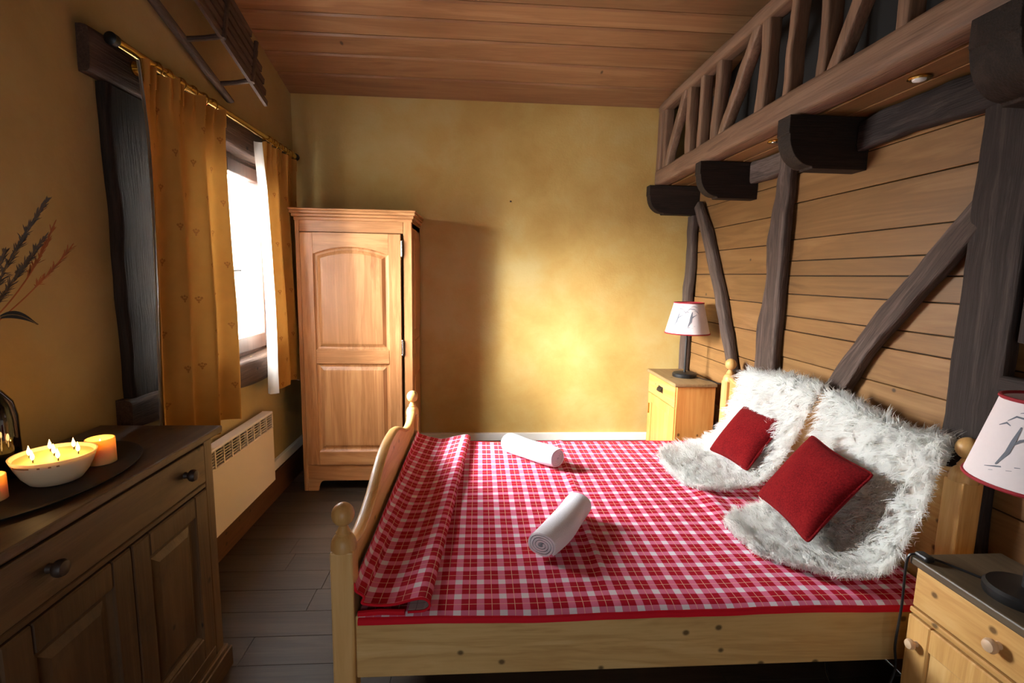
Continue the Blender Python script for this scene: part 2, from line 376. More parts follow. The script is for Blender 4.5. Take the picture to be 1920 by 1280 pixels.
# left wall with its window opening
WY0, WY1, WZ0, WZ1 = 2.31, 3.50, 1.03, 2.23
def wall_box(name, boxes, mat, **kw):
    mb = MB()
    for b in boxes: mb.box(*b)
    return tag(mb.build(name, mat), kind='structure')
w = MB()
top = ceil_z(YF)+.05
def slab(mb, x0, x1, poly): mb.prism(poly, 'x', x0, x1)
slab(w, XL-.13, XL, [(YF, 0), (WY0, 0), (WY0, ceil_z(WY0)+.02), (YF, ceil_z(YF)+.02)])
slab(w, XL-.13, XL, [(WY1, 0), (YB, 0), (YB, ceil_z(YB)+.02), (WY1, ceil_z(WY1)+.02)])
slab(w, XL-.13, XL, [(WY0, 0), (WY1, 0), (WY1, WZ0), (WY0, WZ0)])
slab(w, XL-.13, XL, [(WY0, WZ1), (WY1, WZ1), (WY1, ceil_z(WY1)+.02), (WY0, ceil_z(WY0)+.02)])
tag(w.build('wall_left', M_PLASTER_SHADED), kind='structure')
wall_box('wall_back', [(XL-.28, XM+.1, YB, YB+.15, 0, CZ+.12)], M_PLASTER)
# a speck on the plaster
sp = MB().sph((0.233, YB-.004, 2.12), .007, .005, .007, 8, 6).build('nail', M_DARKKNOB); tag(sp, 'tiny dark nail in the yellow back wall', 'nail')
# wall behind the camera
fz = ceil_z(YF)+.3
wall_box('wall_front', [(XL-.28, XM+.1, YF-.2, YF, 0, fz)], M_PLASTER_SHADED)
# loft walls
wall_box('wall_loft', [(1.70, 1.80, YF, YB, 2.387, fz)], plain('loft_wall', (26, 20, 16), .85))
fl = tag(MB().box(XP+.025, XM, YF, YB, 2.29, 2.385).build('floor_loft', brownwood('y')), kind='structure')

# right wall: solid backing with separate horizontal planks
wr = thing('wall_right', (XP, 0, 0), kind='structure')
MB().box(XP+.02, XP+.12, YF, YB, 0, 2.29).build('backing', M_DARK, wr)
def planks(zs, y0, y1):
    for a, b in zip(zs[:-1], zs[1:]):
        MB().box(XP-.002+random.uniform(-.0025, .0025), XP+.021, y0+.0015, y1-.0015, a+.0022, b-.0022, .002).build('plank', larch('y'), wr)
low = [0, .17, .34, .5, .66, .82]
planks(low+[.97, 1.055, 1.24, 1.416, 1.588, 1.756, 1.918, 2.09, 2.275], 2.73, YB)
planks(low+[.968, 1.13, 1.281, 1.36, 1.48, 1.578, 1.658, 1.772, 1.965, 2.12, 2.275], 1.53, 2.73)
planks(low+[.975, 1.13, 1.28, 1.42, 1.58, 1.74, 1.93, 2.1, 2.275], YF, 1.53)

# ceiling: planks across the room, climbing towards the viewer
cl = thing('ceiling', (0, YB, CZ), kind='structure')
MB().prism([(YB+.1, ceil_z(YB+.1)+.03), (YF-.1, ceil_z(YF-.1)+.03), (YF-.1, ceil_z(YF-.1)+.1), (YB+.1, ceil_z(YB+.1)+.1)], 'x', XL-.28, XM+.1).build('backing', M_DARK, cl)
ys = [YB, 3.711, 3.51, 3.332, 3.176, 3.032]
while ys[-1] > YF: ys.append(ys[-1]-.17)
ca = math.atan(CK)
for i, (a, b) in enumerate(zip(ys[:-1], ys[1:])):
    g = .0035; dz = random.uniform(0, .004)
    c_ = .010
    MB().prism([(a-g-c_, ceil_z(a-g-c_)+dz), (b+g+c_, ceil_z(b+g+c_)+dz), (b+g, ceil_z(b+g)+.008+dz), (b+g, ceil_z(b+g)+.035), (a-g, ceil_z(a-g)+.035), (a-g, ceil_z(a-g)+.008+dz)], 'x', XL-.13, XM).build('plank', spruce('x'), cl)

# floor: planks across the room
flo = thing('floor', (0, 0, 0), kind='structure')
MB().box(XL-.1, XP+.1, YF, YB, -.06, -.019).build('backing', M_DARK, flo)
y = YB; r = 0
while y > YF:
    xs = [XL]; x = XL+random.uniform(.3, 1.2)
    while x < XP: xs.append(x); x += random.uniform(.9, 1.4)
    xs.append(XP)
    for a, b in zip(xs[:-1], xs[1:]):
        MB().box(a+.001, b-.001, max(y-.1615, YF)+.001, y-.001, -.02, random.uniform(-.0003, 0), .0008).build('plank', floorw('x'), flo)
    y -= .1615

# skirtings
tag(MB().box(XL, XP, YB-.02, YB, 0, .212, .003).build('baseboard_back', brownwood('x')), kind='structure')
tag(MB().box(XL, XL+.018, YF, YB-.02, 0, .19, .003).build('baseboard_left', brownwood('y')), kind='structure')
tag(MB().box(XL+.02, XP-.06, YB-.03, YB, .214, .278, .004).build('trim_1', M_WHITE), kind='structure')
tag(MB().box(XL, XL+.03, 3.18, YB-.03, .214, .278, .004).build('trim_2', M_WHITE), kind='structure')

# ------------------------------------------------------------------ the window in the left wall
wi = thing('window_1', (XL-.03, 2.88, WZ0), kind='structure')
fx0, fx1 = -1.475, -1.415
def frame_rect(name, par, x0, x1, y0, y1, z0, z1, t, tb=None, mat=framew):
    tb = tb or t
    m = MB(); m.box(x0, x1, y0, y0+t, z0, z1, .004); m.box(x0, x1, y1-t, y1, z0, z1, .004)
    m.box(x0, x1, y0+t, y1-t, z0, z0+tb, .004); m.box(x0, x1, y0+t, y1-t, z1-t, z1, .004)
    return m.build(name, mat('z'), par)
frame_rect('frame', wi, fx0-.05, fx0+.03, WY0, WY1, WZ0, WZ1, .045)
for k, (a, b) in enumerate(((WY0+.046, 2.899), (2.911, WY1-.046))):
    s = frame_rect('casement', wi, fx0, fx1, a, b, WZ0+.03, WZ1-.046, .075, .09)
    MB().box(fx0+.02, fx0+.026, a+.07, b-.07, WZ0+.11, WZ1-.115).build('glass_pane', M_GLASS, s)
    if k == 0:
        m = MB(); m.box(fx1, fx1+.008, 2.862, 2.886, 1.50, 1.60, .003); m.cyl((fx1, 2.874, 1.55), (fx1+.045, 2.874, 1.55), .007)
        m.cyl((fx1+.04, 2.874, 1.55), (fx1+.045, 2.98, 1.553), .007); m.build('handle', M_BLACKMETAL, s)
MB().box(fx0+.002, fx0+.02, 2.885, 2.925, WZ0+.03, WZ1-.046).build('rebate', M_DARK, wi)
# outside sill and a snowy ledge outside the glass
tag(MB().box(XL-.24, fx0-.05, WY0-.05, WY1+.05, WZ0-.06, WZ0-.005, .01).build('trim_3', M_WHITE), kind='structure')

# timber framing round the window
def beam(name, path, mat, label, cat='beam', seed=1, jit=.006, ux=None, group=None, org=None):
    c = Vector(path[0][0])
    mb = timber(path, seed, jit, ux=ux)
    if name == 'timber_brace':      # keep the grain along the slanted brace: mesh upright, object tilted
        q = (Vector(path[-1][0])-c).to_track_quat('Z', 'Y'); qi = q.inverted()
        mb.v = [tuple(qi @ (Vector(p)-c)) for p in mb.v]
        o = mb.build(name, mat, None, True, (0, 0, 0), 50); o.location = c; o.rotation_mode = 'QUATERNION'; o.rotation_quaternion = q
        return tag(o, label, cat, group)
    o = mb.build(name, mat, None, True, org or c, 50); return tag(o, label, cat, group)
beam('lintel', [((XL-.02, 1.93, 2.302), .066, .08), ((XL-.02, 2.7, 2.308), .066, .086), ((XL-.02, 3.8, 2.306), .066, .086)], lint('y'), 'dark rough timber lintel above the window behind the curtain rod', 'lintel', 3, .005, (1, 0, 0))
beam('window_sill', [((XL-.01, 1.965, .985), .067, .062), ((XL-.01, 2.8, .962), .075, .078), ((XL-.015, 3.72, .96), .075, .076)], lint('y'), 'rough wooden sill beam below the window with a knot', 'sill', 5, .007, (1, 0, 0))
beam('timber_post', [((XL+.008, 2.14, 1.04), .03, .13), ((XL+.008, 2.14, 1.6), .03, .135), ((XL+.008, 2.14, 2.22), .03, .14)], black_timber('z'), 'near-black timber post left of the window beside the long curtain', 'post', 7, .005, (1, 0, 0))
beam('timber_post', [((XL+.008, 3.59, 1.03), .03, .085), ((XL+.008, 3.59, 2.23), .03, .085)], black_timber('z'), 'dark timber post hidden behind the short curtain by the wardrobe', 'post', 8, .005, (1, 0, 0))

# ------------------------------------------------------------------ curtain rod, rings, curtains
RX, RZ = XL+.093, 2.352
rod = thing('curtain_rod', (RX, 2.85, RZ), 'brass curtain rod over the window in front of the lintel', 'curtain rod')
MB().cyl((RX, 1.985, RZ), (RX, 3.72, RZ), .017).build('rod', M_BRASS, rod, True)
MB().lathe([(.018, 0), (.022, .006), (.022, .03), (.012, .036)], (RX, 1.987, RZ), (0, -1, 0), 16).build('end_cap', M_BLACK, rod, True)
MB().lathe([(.018, 0), (.024, .008), (.024, .03), (.012, .04)], (RX, 3.72, RZ), (0, 1, 0), 16).build('end_cap', M_BLACKMETAL, rod, True)
for yy in (2.15, 3.69):
    m = MB(); m.cyl((XL+.0465, yy, RZ-.03), (RX, yy, RZ-.03), .008); m.cyl((XL+.045, yy, RZ-.03), (XL+.053, yy, RZ-.03), .026); m.cyl((RX, yy-.006, RZ-.035), (RX, yy+.006, RZ-.035), .02)
    m.build('bracket', M_BRASS, rod, True)
def ring(yy):
    pts = [(RX+.031*math.cos(t), yy+.004*math.sin(t), RZ-.012+.031*math.sin(t)) for t in np.linspace(0, 2*PI, 21)]
    m = MB().tube(pts, .0032, 6); m.sph((RX, yy, RZ-.05), .005, nu=8, nv=6); return m.build('ring', M_BRASS, rod, True)
for yy in (2.20, 2.27, 2.36, 2.45, 2.54, 2.62, 3.27, 3.35, 3.43, 3.51, 3.6): ring(yy)

def curtain(name, label, y_top, y_bot, ztop, zbot, folds, amp, seed, x0, tilt=0.0, cloth_w=1.1):
    rnd = random.Random(seed); ph = [rnd.uniform(0, 6.28) for _ in range(4)]
    nu, nv = 110, 40; P = []; UV = []
    for j in range(nv+1):
        v = j/nv; z = ztop+(zbot-ztop)*v
        ya = y_top[0]+(y_bot[0]-y_top[0])*v; yb = y_top[1]+(y_bot[1]-y_top[1])*v
        row = []
        for i in range(nu+1):
            u = i/nu
            a = amp*(.45+.75*min(1, v*1.6))
            f1 = math.sin(2*PI*folds*u+ph[0]+.5*math.sin(2*v+ph[1])); f2 = math.sin(2*PI*folds*1.9*u+ph[2]+v)*.25
            pl = math.sin(2*PI*folds*3.2*u+ph[3])*.014*max(0, 1-v*6)
            x = x0+a*(f1*.8+f2)+pl+tilt*v+.012*math.sin(5*v+ph[1])*(u-.5)
            yv = ya+(yb-ya)*u+.018*math.cos(2*PI*folds*u+ph[0])*min(1, v*2)
            zz = z+(.010*math.sin(2*PI*folds*u) if j in (0,) else 0)-.012*math.sin(2*PI*u*folds*.5+ph[2])*v
            row.append(Vector((x, yv, zz))); UV.append((u*cloth_w, z))
        P.append(row)
    o = thing(name, (x0, sum(y_bot)/2, zbot), label, 'curtain', 'printed ochre window curtains')
    m = MB().grid(P); m.uv = UV; c = m.build('panel', M_CURTAIN, o, True, angle=180)
    hd = MB()
    rows = [[p+Vector((.004, 0, .006 if q == 0 else 0)) for p in P[k]] for q, k in enumerate((0, 1, 2))]
    hd.grid(rows); hd.uv = [(i/nu*cloth_w+.05, .03+.01*k) for k in range(3) for i in range(nu+1)]
    hd.build('heading_tape', M_CURTAIN, o, True, angle=180)
    return o, P
c1, P1 = curtain('curtain', 'long ochre printed curtain gathered beside the dark timber post', (2.045, 2.645), (1.965, 2.545), 2.318, .80, 3.1, .040, 3, XL+.125, .02)
c2, P2 = curtain('curtain', 'shorter ochre printed curtain with white lining beside the wardrobe', (3.19, 3.64), (3.18, 3.68), 2.312, .80, 2.6, .026, 9, XL+.105, .015, .8)
# lining turned towards the window on the leading edges
def lining(par, col, P, sy):
    rows = []
    for j, row in enumerate(P):
        v = j/(len(P)-1); e = row[col]; fl = min(1, max(0, (v-.15)*1.3))
        rows.append([e+Vector((.001, 0, 0)), e+Vector((-.012, sy*(.002+.016*fl), 0)), e+Vector((-.035, sy*(.003+.034*fl+.008*fl*math.sin(7*v)), .002)), e+Vector((-.05, sy*(.003+.04*fl+.012*fl*math.sin(5*v+1)), .006))])
    MB().grid(rows).build('lining', M_CLINING, par, True, angle=180)
lining(c2, 0, P2, -1); 
rows = [[p+Vector((-.012, 0, 0)) for p in row] for row in P1]; MB().grid(rows).build('lining', M_CLINING, c1, True, angle=180)
rows = [[p+Vector((-.012, 0, 0)) for p in row] for row in P2]; MB().grid(rows).build('lining', M_CLINING, c2, True, angle=180)

# ------------------------------------------------------------------ wooden sled hung on the left wall
sd = thing('sled', (XL+.02, 2.943, 2.46), 'old wooden sled hung on the wall above the window', 'sled')
sdir = Vector((0, -math.cos(.303), math.sin(.303))); snor = Vector((0, math.sin(.303), math.cos(.303)))
def sp_(a, b, x): return Vector((x, 2.943, 2.461))+sdir*a+snor*b
RUN_X = XL+.035
for k, off in enumerate((0, .30)):
    a0 = 0 if k == 0 else .20
    pts = [sp_(a, off, RUN_X) for a in np.linspace(a0, 1.55, 10)]+[sp_(1.62, off, RUN_X+.02), sp_(1.68, off, RUN_X+.06), sp_(1.71, off, RUN_X+.11)]
    m = MB(); rows = []
    for i, p in enumerate(pts):
        t = (pts[min(i+1, len(pts)-1)]-pts[max(i-1, 0)]).normalized(); n_ = snor; b_ = t.cross(n_)
        w_ = .02 if i else .012
        rows.append([p+n_*math.cos(q)*w_+b_*math.sin(q)*.022 for q in np.linspace(0, 2*PI, 11)[:-1]])
    m.grid(rows, True); m.f.append(tuple(range(10))[::-1]); m.f.append(tuple(range(len(m.v)-10, len(m.v))))
    m.build('runner', sledw('y'), sd, True)
for a in (.14, .44, .86, 1.28):
    for off in (0, .30):
        if off and a < .3: continue
        MB().tube([sp_(a, off, RUN_X), sp_(a-.01, off+.02, RUN_X+.09), sp_(a-.02, off+.045, RUN_X+.165)], [.013, .012, .014], 8).build('strut', sledw('x'), sd, True)
    MB().tube([sp_(a-.02, .03, RUN_X+.165), sp_(a-.02, .27, RUN_X+.165)], .012, 8).build('crossbar', sledw('z'), sd, True)
for k in range(6):
    o_ = .045+k*.046; a0 = -.075+[0, .03, .06, .10, .16, .24][k]; m = MB()
    P = []
    for (b_, x_) in ((-.016, .182), (.016, .182), (.016, .198), (-.016, .198)):
        P.append((b_, x_))
    v = [sp_(a, o_+b_, XL+x_) for a in (a0, 1.5) for (b_, x_) in P]
    m.add(v, [(0, 1, 2, 3), (7, 6, 5, 4)]+[(i, i+4, (i+1) % 4+4, (i+1) % 4) for i in range(4)])
    m.build('seat_slat', sledw('y'), sd)

# ------------------------------------------------------------------ electric radiator
ra = thing('radiator', (XL+.03, 2.78, .205), 'white flat panel heater with a grille under the window', 'radiator')
RX0, RX1, RY0, RY1, RZ0, RZ1 = XL+.019, XL+.085, 2.30, 3.185, .207, .668
m = MB(); m.box(RX0, RX1, RY0, RY1, RZ0, .565, .006); m.box(RX0, RX1, RY0, RY0+.012, .56, RZ1, .003); m.box(RX0, RX1, RY1-.012, RY1, .56, RZ1, .003); m.box(RX0, RX1+.002, RY0, RY1, .652, RZ1, .006)
m.build('body', M_RAD, ra)
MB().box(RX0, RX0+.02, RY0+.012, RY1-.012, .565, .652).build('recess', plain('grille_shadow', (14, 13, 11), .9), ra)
m = MB()
for k in range(5): m.box(RX1-.010, RX1-.003, RY0+.01, RY1-.01, .5775+k*.0152, .5815+k*.0152)
for k in range(11):
    yy = RY0+.012+k*(RY1-RY0-.024)/10; m.box(RX1-.016, RX1, yy-.005, yy+.005, .565, .655)
m.build('grille', M_RAD, ra)

# ------------------------------------------------------------------ wardrobe
WX0, WX1, WYF, WYB = -1.235, -.462, 3.50, 3.93
wd = thing('wardrobe', (-.85, 3.7, 0), 'tall narrow pine wardrobe with an arched panel door', 'wardrobe')
m = MB(); m.box(WX0, WX0+.02, WYF, WYB, .0, 1.90, .002); m.box(WX0, WX1, WYB-.015, WYB, .1, 1.90); m.box(WX0, WX1, WYF, WYB, 1.86, 1.90); m.box(WX0, WX1, WYF+.01, WYB, .16, .19)
m.build('carcass', wardrobe_wood('z'), wd)
sidep = MB(); sidep.box(WX1-.02, WX1, WYF, WYB, 0, 1.90, .002); sp_side = sidep.build('side_panel', wardrobe_wood('z'), wd)
for z0, z1 in ((.22, .82), (.98, 1.08), (1.16, 1.80)):
    MB().box(WX1-.004, WX1+.006, WYF+.075, WYB-.06, z0, z1, .005).build('side_field', wardrobe_wood('z'), sp_side)
# face frame
m = MB(); m.box(WX1-.057, WX1, WYF-.022, WYF, 0, 1.90, .003); m.build('stile', wardrobe_wood('z'), wd)
m = MB(); m.box(WX0, WX0+.03, WYF-.022, WYF, 0, 1.90, .003); m.build('stile', wardrobe_wood('z'), wd)
MB().box(WX0+.03, WX1-.057, WYF-.022, WYF, 1.82, 1.90, .003).build('frieze', wardrobe_wood('x'), wd)
# plinth with a shaped cut-out
poly = [(WX0+.03, 0), (WX0+.03, .19), (WX1-.057, .19), (WX1-.057, 0), (WX1-.10, 0)]
for t in np.linspace(0, PI/2, 6): poly.append((WX1-.10-.04*(1-math.cos(t))-.01, .075*math.sin(t)))
for t in np.linspace(PI/2, 0, 6): poly.append((WX0+.09+.04*(1-math.cos(t))+.01, .075*math.sin(t)))
poly.append((WX0+.09, 0))
MB().prism(poly, 'y', WYF-.02, WYF).build('plinth', wardrobe_wood('x'), wd)
# cornice, stepped
m = MB()
for e, z0, z1 in ((.006, 1.895, 1.918), (.016, 1.918, 1.938), (.026, 1.938, 1.958), (.032, 1.958, 1.972)):
    m.box(WX0-e, WX1+e, WYF-.022-e, WYB-.002, z0, z1, .004)
m.build('cornice', wardrobe_wood('x'), wd)
# door
DX0, DX1, DZ0, DZ1 = WX0+.032, WX1-.073, .195, 1.815
dr = thing('door', (DX0, WYF, DZ0)); dr.parent = wd; dr.location = Vector((DX0, WYF, DZ0))-Vector(wd.location)
def dpart(mb, name, mat): return mb.build(name, mat, dr)
yA, yB = WYF-.034, WYF-.012
st = .085
dpart(MB().box(DX0, DX0+st, yA, yB, DZ0, DZ1, .003), 'door_stile', wardrobe_wood('z'))
dpart(MB().box(DX1-st, DX1, yA, yB, DZ0, DZ1, .003), 'door_stile', wardrobe_wood('z'))
dpart(MB().box(DX0+st, DX1-st, yA, yB, DZ0, DZ0+.10, .003), 'door_rail', wardrobe_wood('x'))
dpart(MB().box(DX0+st, DX1-st, yA, yB, .925, 1.02, .003), 'door_rail', wardrobe_wood('x'))
xa, xb = DX0+st, DX1-st; xm = (xa+xb)/2
def arch(x, lo, hi): return lo+(hi-lo)*(1-((x-xm)/((xb-xa)/2))**2)
poly = [(xa, DZ1), (xb, DZ1)]+[(x, arch(x, 1.675, 1.725)) for x in np.linspace(xb, xa, 15)]
dpart(MB().prism(poly, 'y', yA, yB), 'door_rail', wardrobe_wood('x'))
def raised(z0, z1, arched):
    m = MB()
    def outline(ins, yv):
        pts = [(xa+ins, yv, z0+ins), (xb-ins, yv, z0+ins)]
        for x in np.linspace(xb-ins, xa+ins, 13): pts.append((x, yv, (arch(x, 1.675, 1.725) if arched else z1)-ins))
        return pts
    rows = [outline(0, yA+.008), outline(.010, yA+.016), outline(.022, yA+.018), outline(.045, yA+.006), outline(.06, yA+.005)]
    m.grid(rows, True); n = len(rows[0]); m.f.append(tuple(range(len(m.v)-n, len(m.v))))
    m.box(xa-.01, xb+.01, yB-.003, yB, z0-.01, z1)
    return m
dpart(raised(1.02, 1.70, True), 'door_panel', wardrobe_wood('z'))
dpart(raised(DZ0+.10, .925, False), 'door_panel', wardrobe_wood('z'))
for zz in (1.72, 1.04, .32):
    m = MB(); m.cyl((DX1+.006, WYF-.030, zz-.045), (DX1+.006, WYF-.030, zz+.045), .0065, n=10); m.sph((DX1+.006, WYF-.030, zz+.05), .007, nu=10, nv=6); m.sph((DX1+.006, WYF-.030, zz-.05), .007, nu=10, nv=6)
    dpart(m, 'hinge', M_CHROME)

# ------------------------------------------------------------------ bed
BF, BH, BN, BFAR = -.405, 1.592, 1.452, 3.02
bd = thing('bed', (.6, 2.23, 0), 'pine double bed with ball-topped posts and curved footboard', 'bed')
def bedpost(name, x, y, zs, h=.034):
    m = MB(); m.box(x-h, x+h, y-h, y+h, 0, zs, .006, 2)
    o = m.build(name, pine('z'), bd)
    f = MB().lathe([(h*1.12, zs-.004), (h*1.12, zs+.012), (h*1.02, zs+.026), (h*.86, zs+.036), (h*.62, zs+.044), (h*.66, zs+.05), (h*.5, zs+.058), (h*.42, zs+.066)]+
        [(max(.034*math.sin(t), .002), zs+.106-.036*math.cos(t)) for t in np.linspace(.32, PI, 14)], (x, y, 0), (0, 0, 1), 28)
    f.build('finial', pine('z'), o, True, angle=35); return o
bedpost('post', BF, BN, .722); bedpost('post', BF, BFAR, .700)
bedpost('post', BH, BN+.01, .915, .036); bedpost('post', BH, BFAR-.01, .915, .036)
def board_prof(base, y):
    u = abs(y-(BN+BFAR)/2)
    K = [(0, .814), (.1, .81), (.2, .79), (.3, .755), (.4, .717), (.5, .692), (.58, .682), (.66, .688), (.72, .705), (.8, .73)]
    for (a, b), (c, d) in zip(K[:-1], K[1:]):
        if u <= c: return b+(d-b)*(u-a)/(c-a)+base
    return K[-1][1]+base
def board(name, x0, x1, z0, base):
    ysx = np.linspace(BN+.03, BFAR-.03, 61)
    poly = [(BN+.03, z0), (BFAR-.03, z0)]+[(y, board_prof(base, y)) for y in ysx[::-1]]
    o = MB().prism(poly, 'x', x0, x1).build(name, pine('y'), bd)
    # rounded cap moulding along the curve
    rows = []
    xm_ = (x0+x1)/2
    for y in ysx:
        z = board_prof(base, y)
        rows.append([(xm_+math.cos(t)*.022, y, z-.004+math.sin(t)*.012) for t in np.linspace(0, 2*PI, 11)[:-1]])
    c = MB().grid(rows, True); c.build('cap_moulding', pine('y'), o, True)
    return o
board('footboard', BF-.013, BF+.013, .22, 0.0)
board('headboard', BH-.016, BH+.014, .22, .225)
sr = MB().box(BF+.034, BH-.036, BN-.022, BN+.004, .297, .507, .005, 2).build('side_rail', railpine('x'), bd)
MB().box(BF+.034, BH-.036, BFAR-.004, BFAR+.022, .297, .507, .005, 2).build('side_rail', railpine('x'), bd)
for k in range(9):
    x = BF+.12+k*.215; MB().box(x-.04, x+.04, BN+.004, BFAR-.004, .33, .35, .002).build('slat', pine('y'), bd)
mt = MB().box(BF+.05, BH-.05, BN+.012, BFAR-.012, .351, .503, .03, 3).build('mattress', M_MATTRESS, None, True, (.6, 2.23, .351)); tag(mt, 'thick cream mattress under the red plaid blanket', 'mattress')

# ------------------------------------------------------------------ plaid blanket
BZ = .515
def bl_z(x, y):
    z = BZ+.004*noise.noise(Vector((x*3, y*3, 1)))+.0015*noise.noise(Vector((x*11, y*11, 3)))
    z += .008*math.exp(-((x-.47-.05*(y-2.2))/.018)**2)*(1 if y > 1.7 else max(0, (y-1.5)/.2))
    z += .012*math.exp(-((x-1.1)/.05)**2-((y-2.15)/.25)**2)
    return z
bk = thing('blanket', (.6, 2.23, .5), 'red and white plaid blanket spread flat over the bed', 'blanket')
xs = np.linspace(BF+.045, BH-.04, 110); ysb = np.linspace(BN-.034, BFAR+.02, 90)
P = []; UV = []
for x in xs:
    row = []
    for y in ysb:
        z = bl_z(x, y)
        e = max(0, (BN-.004)-y)/.03; z -= .010*e*e+.006*e*(.5+.5*math.sin(x*5))
        e2 = max(0, y-(BFAR-.01))/.03; z -= .010*e2*e2
        row.append((x, y, z)); UV.append((x, y))
    P.append(row)
m = MB().grid(P); m.uv = UV; m.build('cover', M_PLAID, bk, True, angle=180)
def hem(pts, r=.005, flat=1.0):
    m = MB().tube(pts, r, 8); return m
ends = [P[i][0] for i in range(len(xs))]
mh = MB(); rows = []
for p in ends:
    p = Vector(p); rows.append([p+Vector(q) for q in ((0, .012, .0035), (0, -.002, .002), (0, -.006, -.006), (0, -.005, -.016), (0, .001, -.016), (0, .002, -.002))])
mh.grid(rows).build('hem', M_HEM, bk, True, angle=60)
mh = MB().tube([Vector(P[i][-1])+Vector((0, .002, 0)) for i in range(len(xs))], .006, 6).build('hem', M_HEM, bk, True)
# flap folded back at the foot of the bed
def flap_prof(t, y):
    k = (y-BN)/(BFAR-BN)
    tip = -.148+.095*k
    pts = [(-.21+.09*k, BZ+.006), (-.17+.09*k, BZ+.007), (tip-.006, BZ+.012), (tip+.004, BZ+.024), (tip-.002, BZ+.038), (tip-.02, BZ+.046), (tip-.05, BZ+.042), (tip-.10, BZ+.030), (tip-.15, BZ+.027-.008*k), (tip-.20, BZ+.034-.014*k), (-.345, BZ+.056-.012*k), (-.368, BZ+.075-.02*k), (-.374, BZ+.10-.02*k)]
    s = t*(len(pts)-1); i = min(int(s), len(pts)-2); f = s-i
    def cr(a, b, c, d, f): return .5*((2*b)+(-a+c)*f+(2*a-5*b+4*c-d)*f*f+(-a+3*b-3*c+d)*f**3)
    q = [pts[max(i-1, 0)], pts[i], pts[i+1], pts[min(i+2, len(pts)-1)]]
    return cr(*[a[0] for a in q], f), cr(*[a[1] for a in q], f)
nt_, ny_ = 60, 60; P = []; Pb = []; UV = []
for j in range(ny_+1):
    y = BN-.022+(BFAR-BN+.03)*j/ny_; row = []; rowb = []; s = 0; prev = None
    prof = [flap_prof(i/nt_, y) for i in range(nt_+1)]
    for i, (x, z) in enumerate(prof):
        if prev: s += math.hypot(x-prev[0], z-prev[1])
        prev = (x, z)
        a = prof[max(i-1, 0)]; b = prof[min(i+1, nt_)]; tx, tz = b[0]-a[0], b[1]-a[1]; L = math.hypot(tx, tz); nx, nz = tz/L, -tx/L
        wob = .004*noise.noise(Vector((x*6, y*5, 9)))
        row.append((x+nx*.0018, y, z+nz*.0018+wob)); rowb.append((x-nx*.0018, y, z-nz*.0018+wob)); UV.append((-s, y))
    P.append(row); Pb.append(rowb)
fl_ = MB().grid(P); fl_.uv = UV; fo = fl_.build('folded_flap', M_PLAID, bk, True, angle=180)
fb = MB().grid(Pb); fb.uv = UV; fb.build('reverse_side', M_PLAID_BACK, fo, True, angle=180)
MB().tube([(a[0], a[1]-.001, a[2]) for a in P[0]], .0042, 8).build('hem', M_HEM, fo, True, angle=180)
MB().tube([(-.362, BN-.018, BZ-.002), (-.30, BN-.022, BZ+.006), (-.22, BN-.024, BZ+.004)], .009, 8).build('hem', M_HEM, fo, True)

# ------------------------------------------------------------------ rolled towels
def towel(c, d, L, R, label, seed):
    c = Vector(c); d = Vector(d).normalized(); s = d.cross(Vector((0, 0, 1))).normalized(); u = Vector((0, 0, 1))
    turns = 4.2; N = 120; th = .0043
    inner = []; outer = []
    for i in range(N+1):
        t = i/N; r = .010+(R-.010-th)*t; a = seed+2*PI*turns*t
        sq = 1.0
        inner.append((math.cos(a)*(r-th), math.sin(a)*(r-th)*.86)); outer.append((math.cos(a)*(r+th), math.sin(a)*(r+th)*.86))
    loop = outer+inner[::-1]
    rows = []
    nl = 22
    for k in range(nl+1):
        q = k/nl; off = (q-.5)*L; bend = .012*math.sin(PI*q*1.0+seed); rr = 1+.025*math.sin(9*q+seed)
        edge = 1-.05*(abs(q-.5)*2)**6
        rows.append([c+d*(off+.004*math.sin(3*a_[0]/R+a_[1]*40))+s*(a_[0]*rr*edge+bend)+u*(a_[1]*rr*edge) for a_ in loop])
    m = MB().grid(rows, True); n = len(loop); last = nl*n
    for i in range(N):
        m.f.append((i, 2*N+1-i, 2*N-i, i+1)); m.f.append((last+i+1, last+2*N-i, last+2*N+1-i, last+i))
    o = m.build('towel', M_TOWEL, None, True, (c.x, c.y, c.z-R), 60); return tag(o, label, 'towel', 'rolled towels on the bed')
towel((.305, 2.70, BZ+.062), (.30, -.34, 0), .37, .066, 'white rolled towel near the far side of the bed', .6)
towel((.335, 1.865, BZ+.060), (-.26, -.39, 0), .39, .064, 'white rolled towel near the front edge of the bed', 2.4)

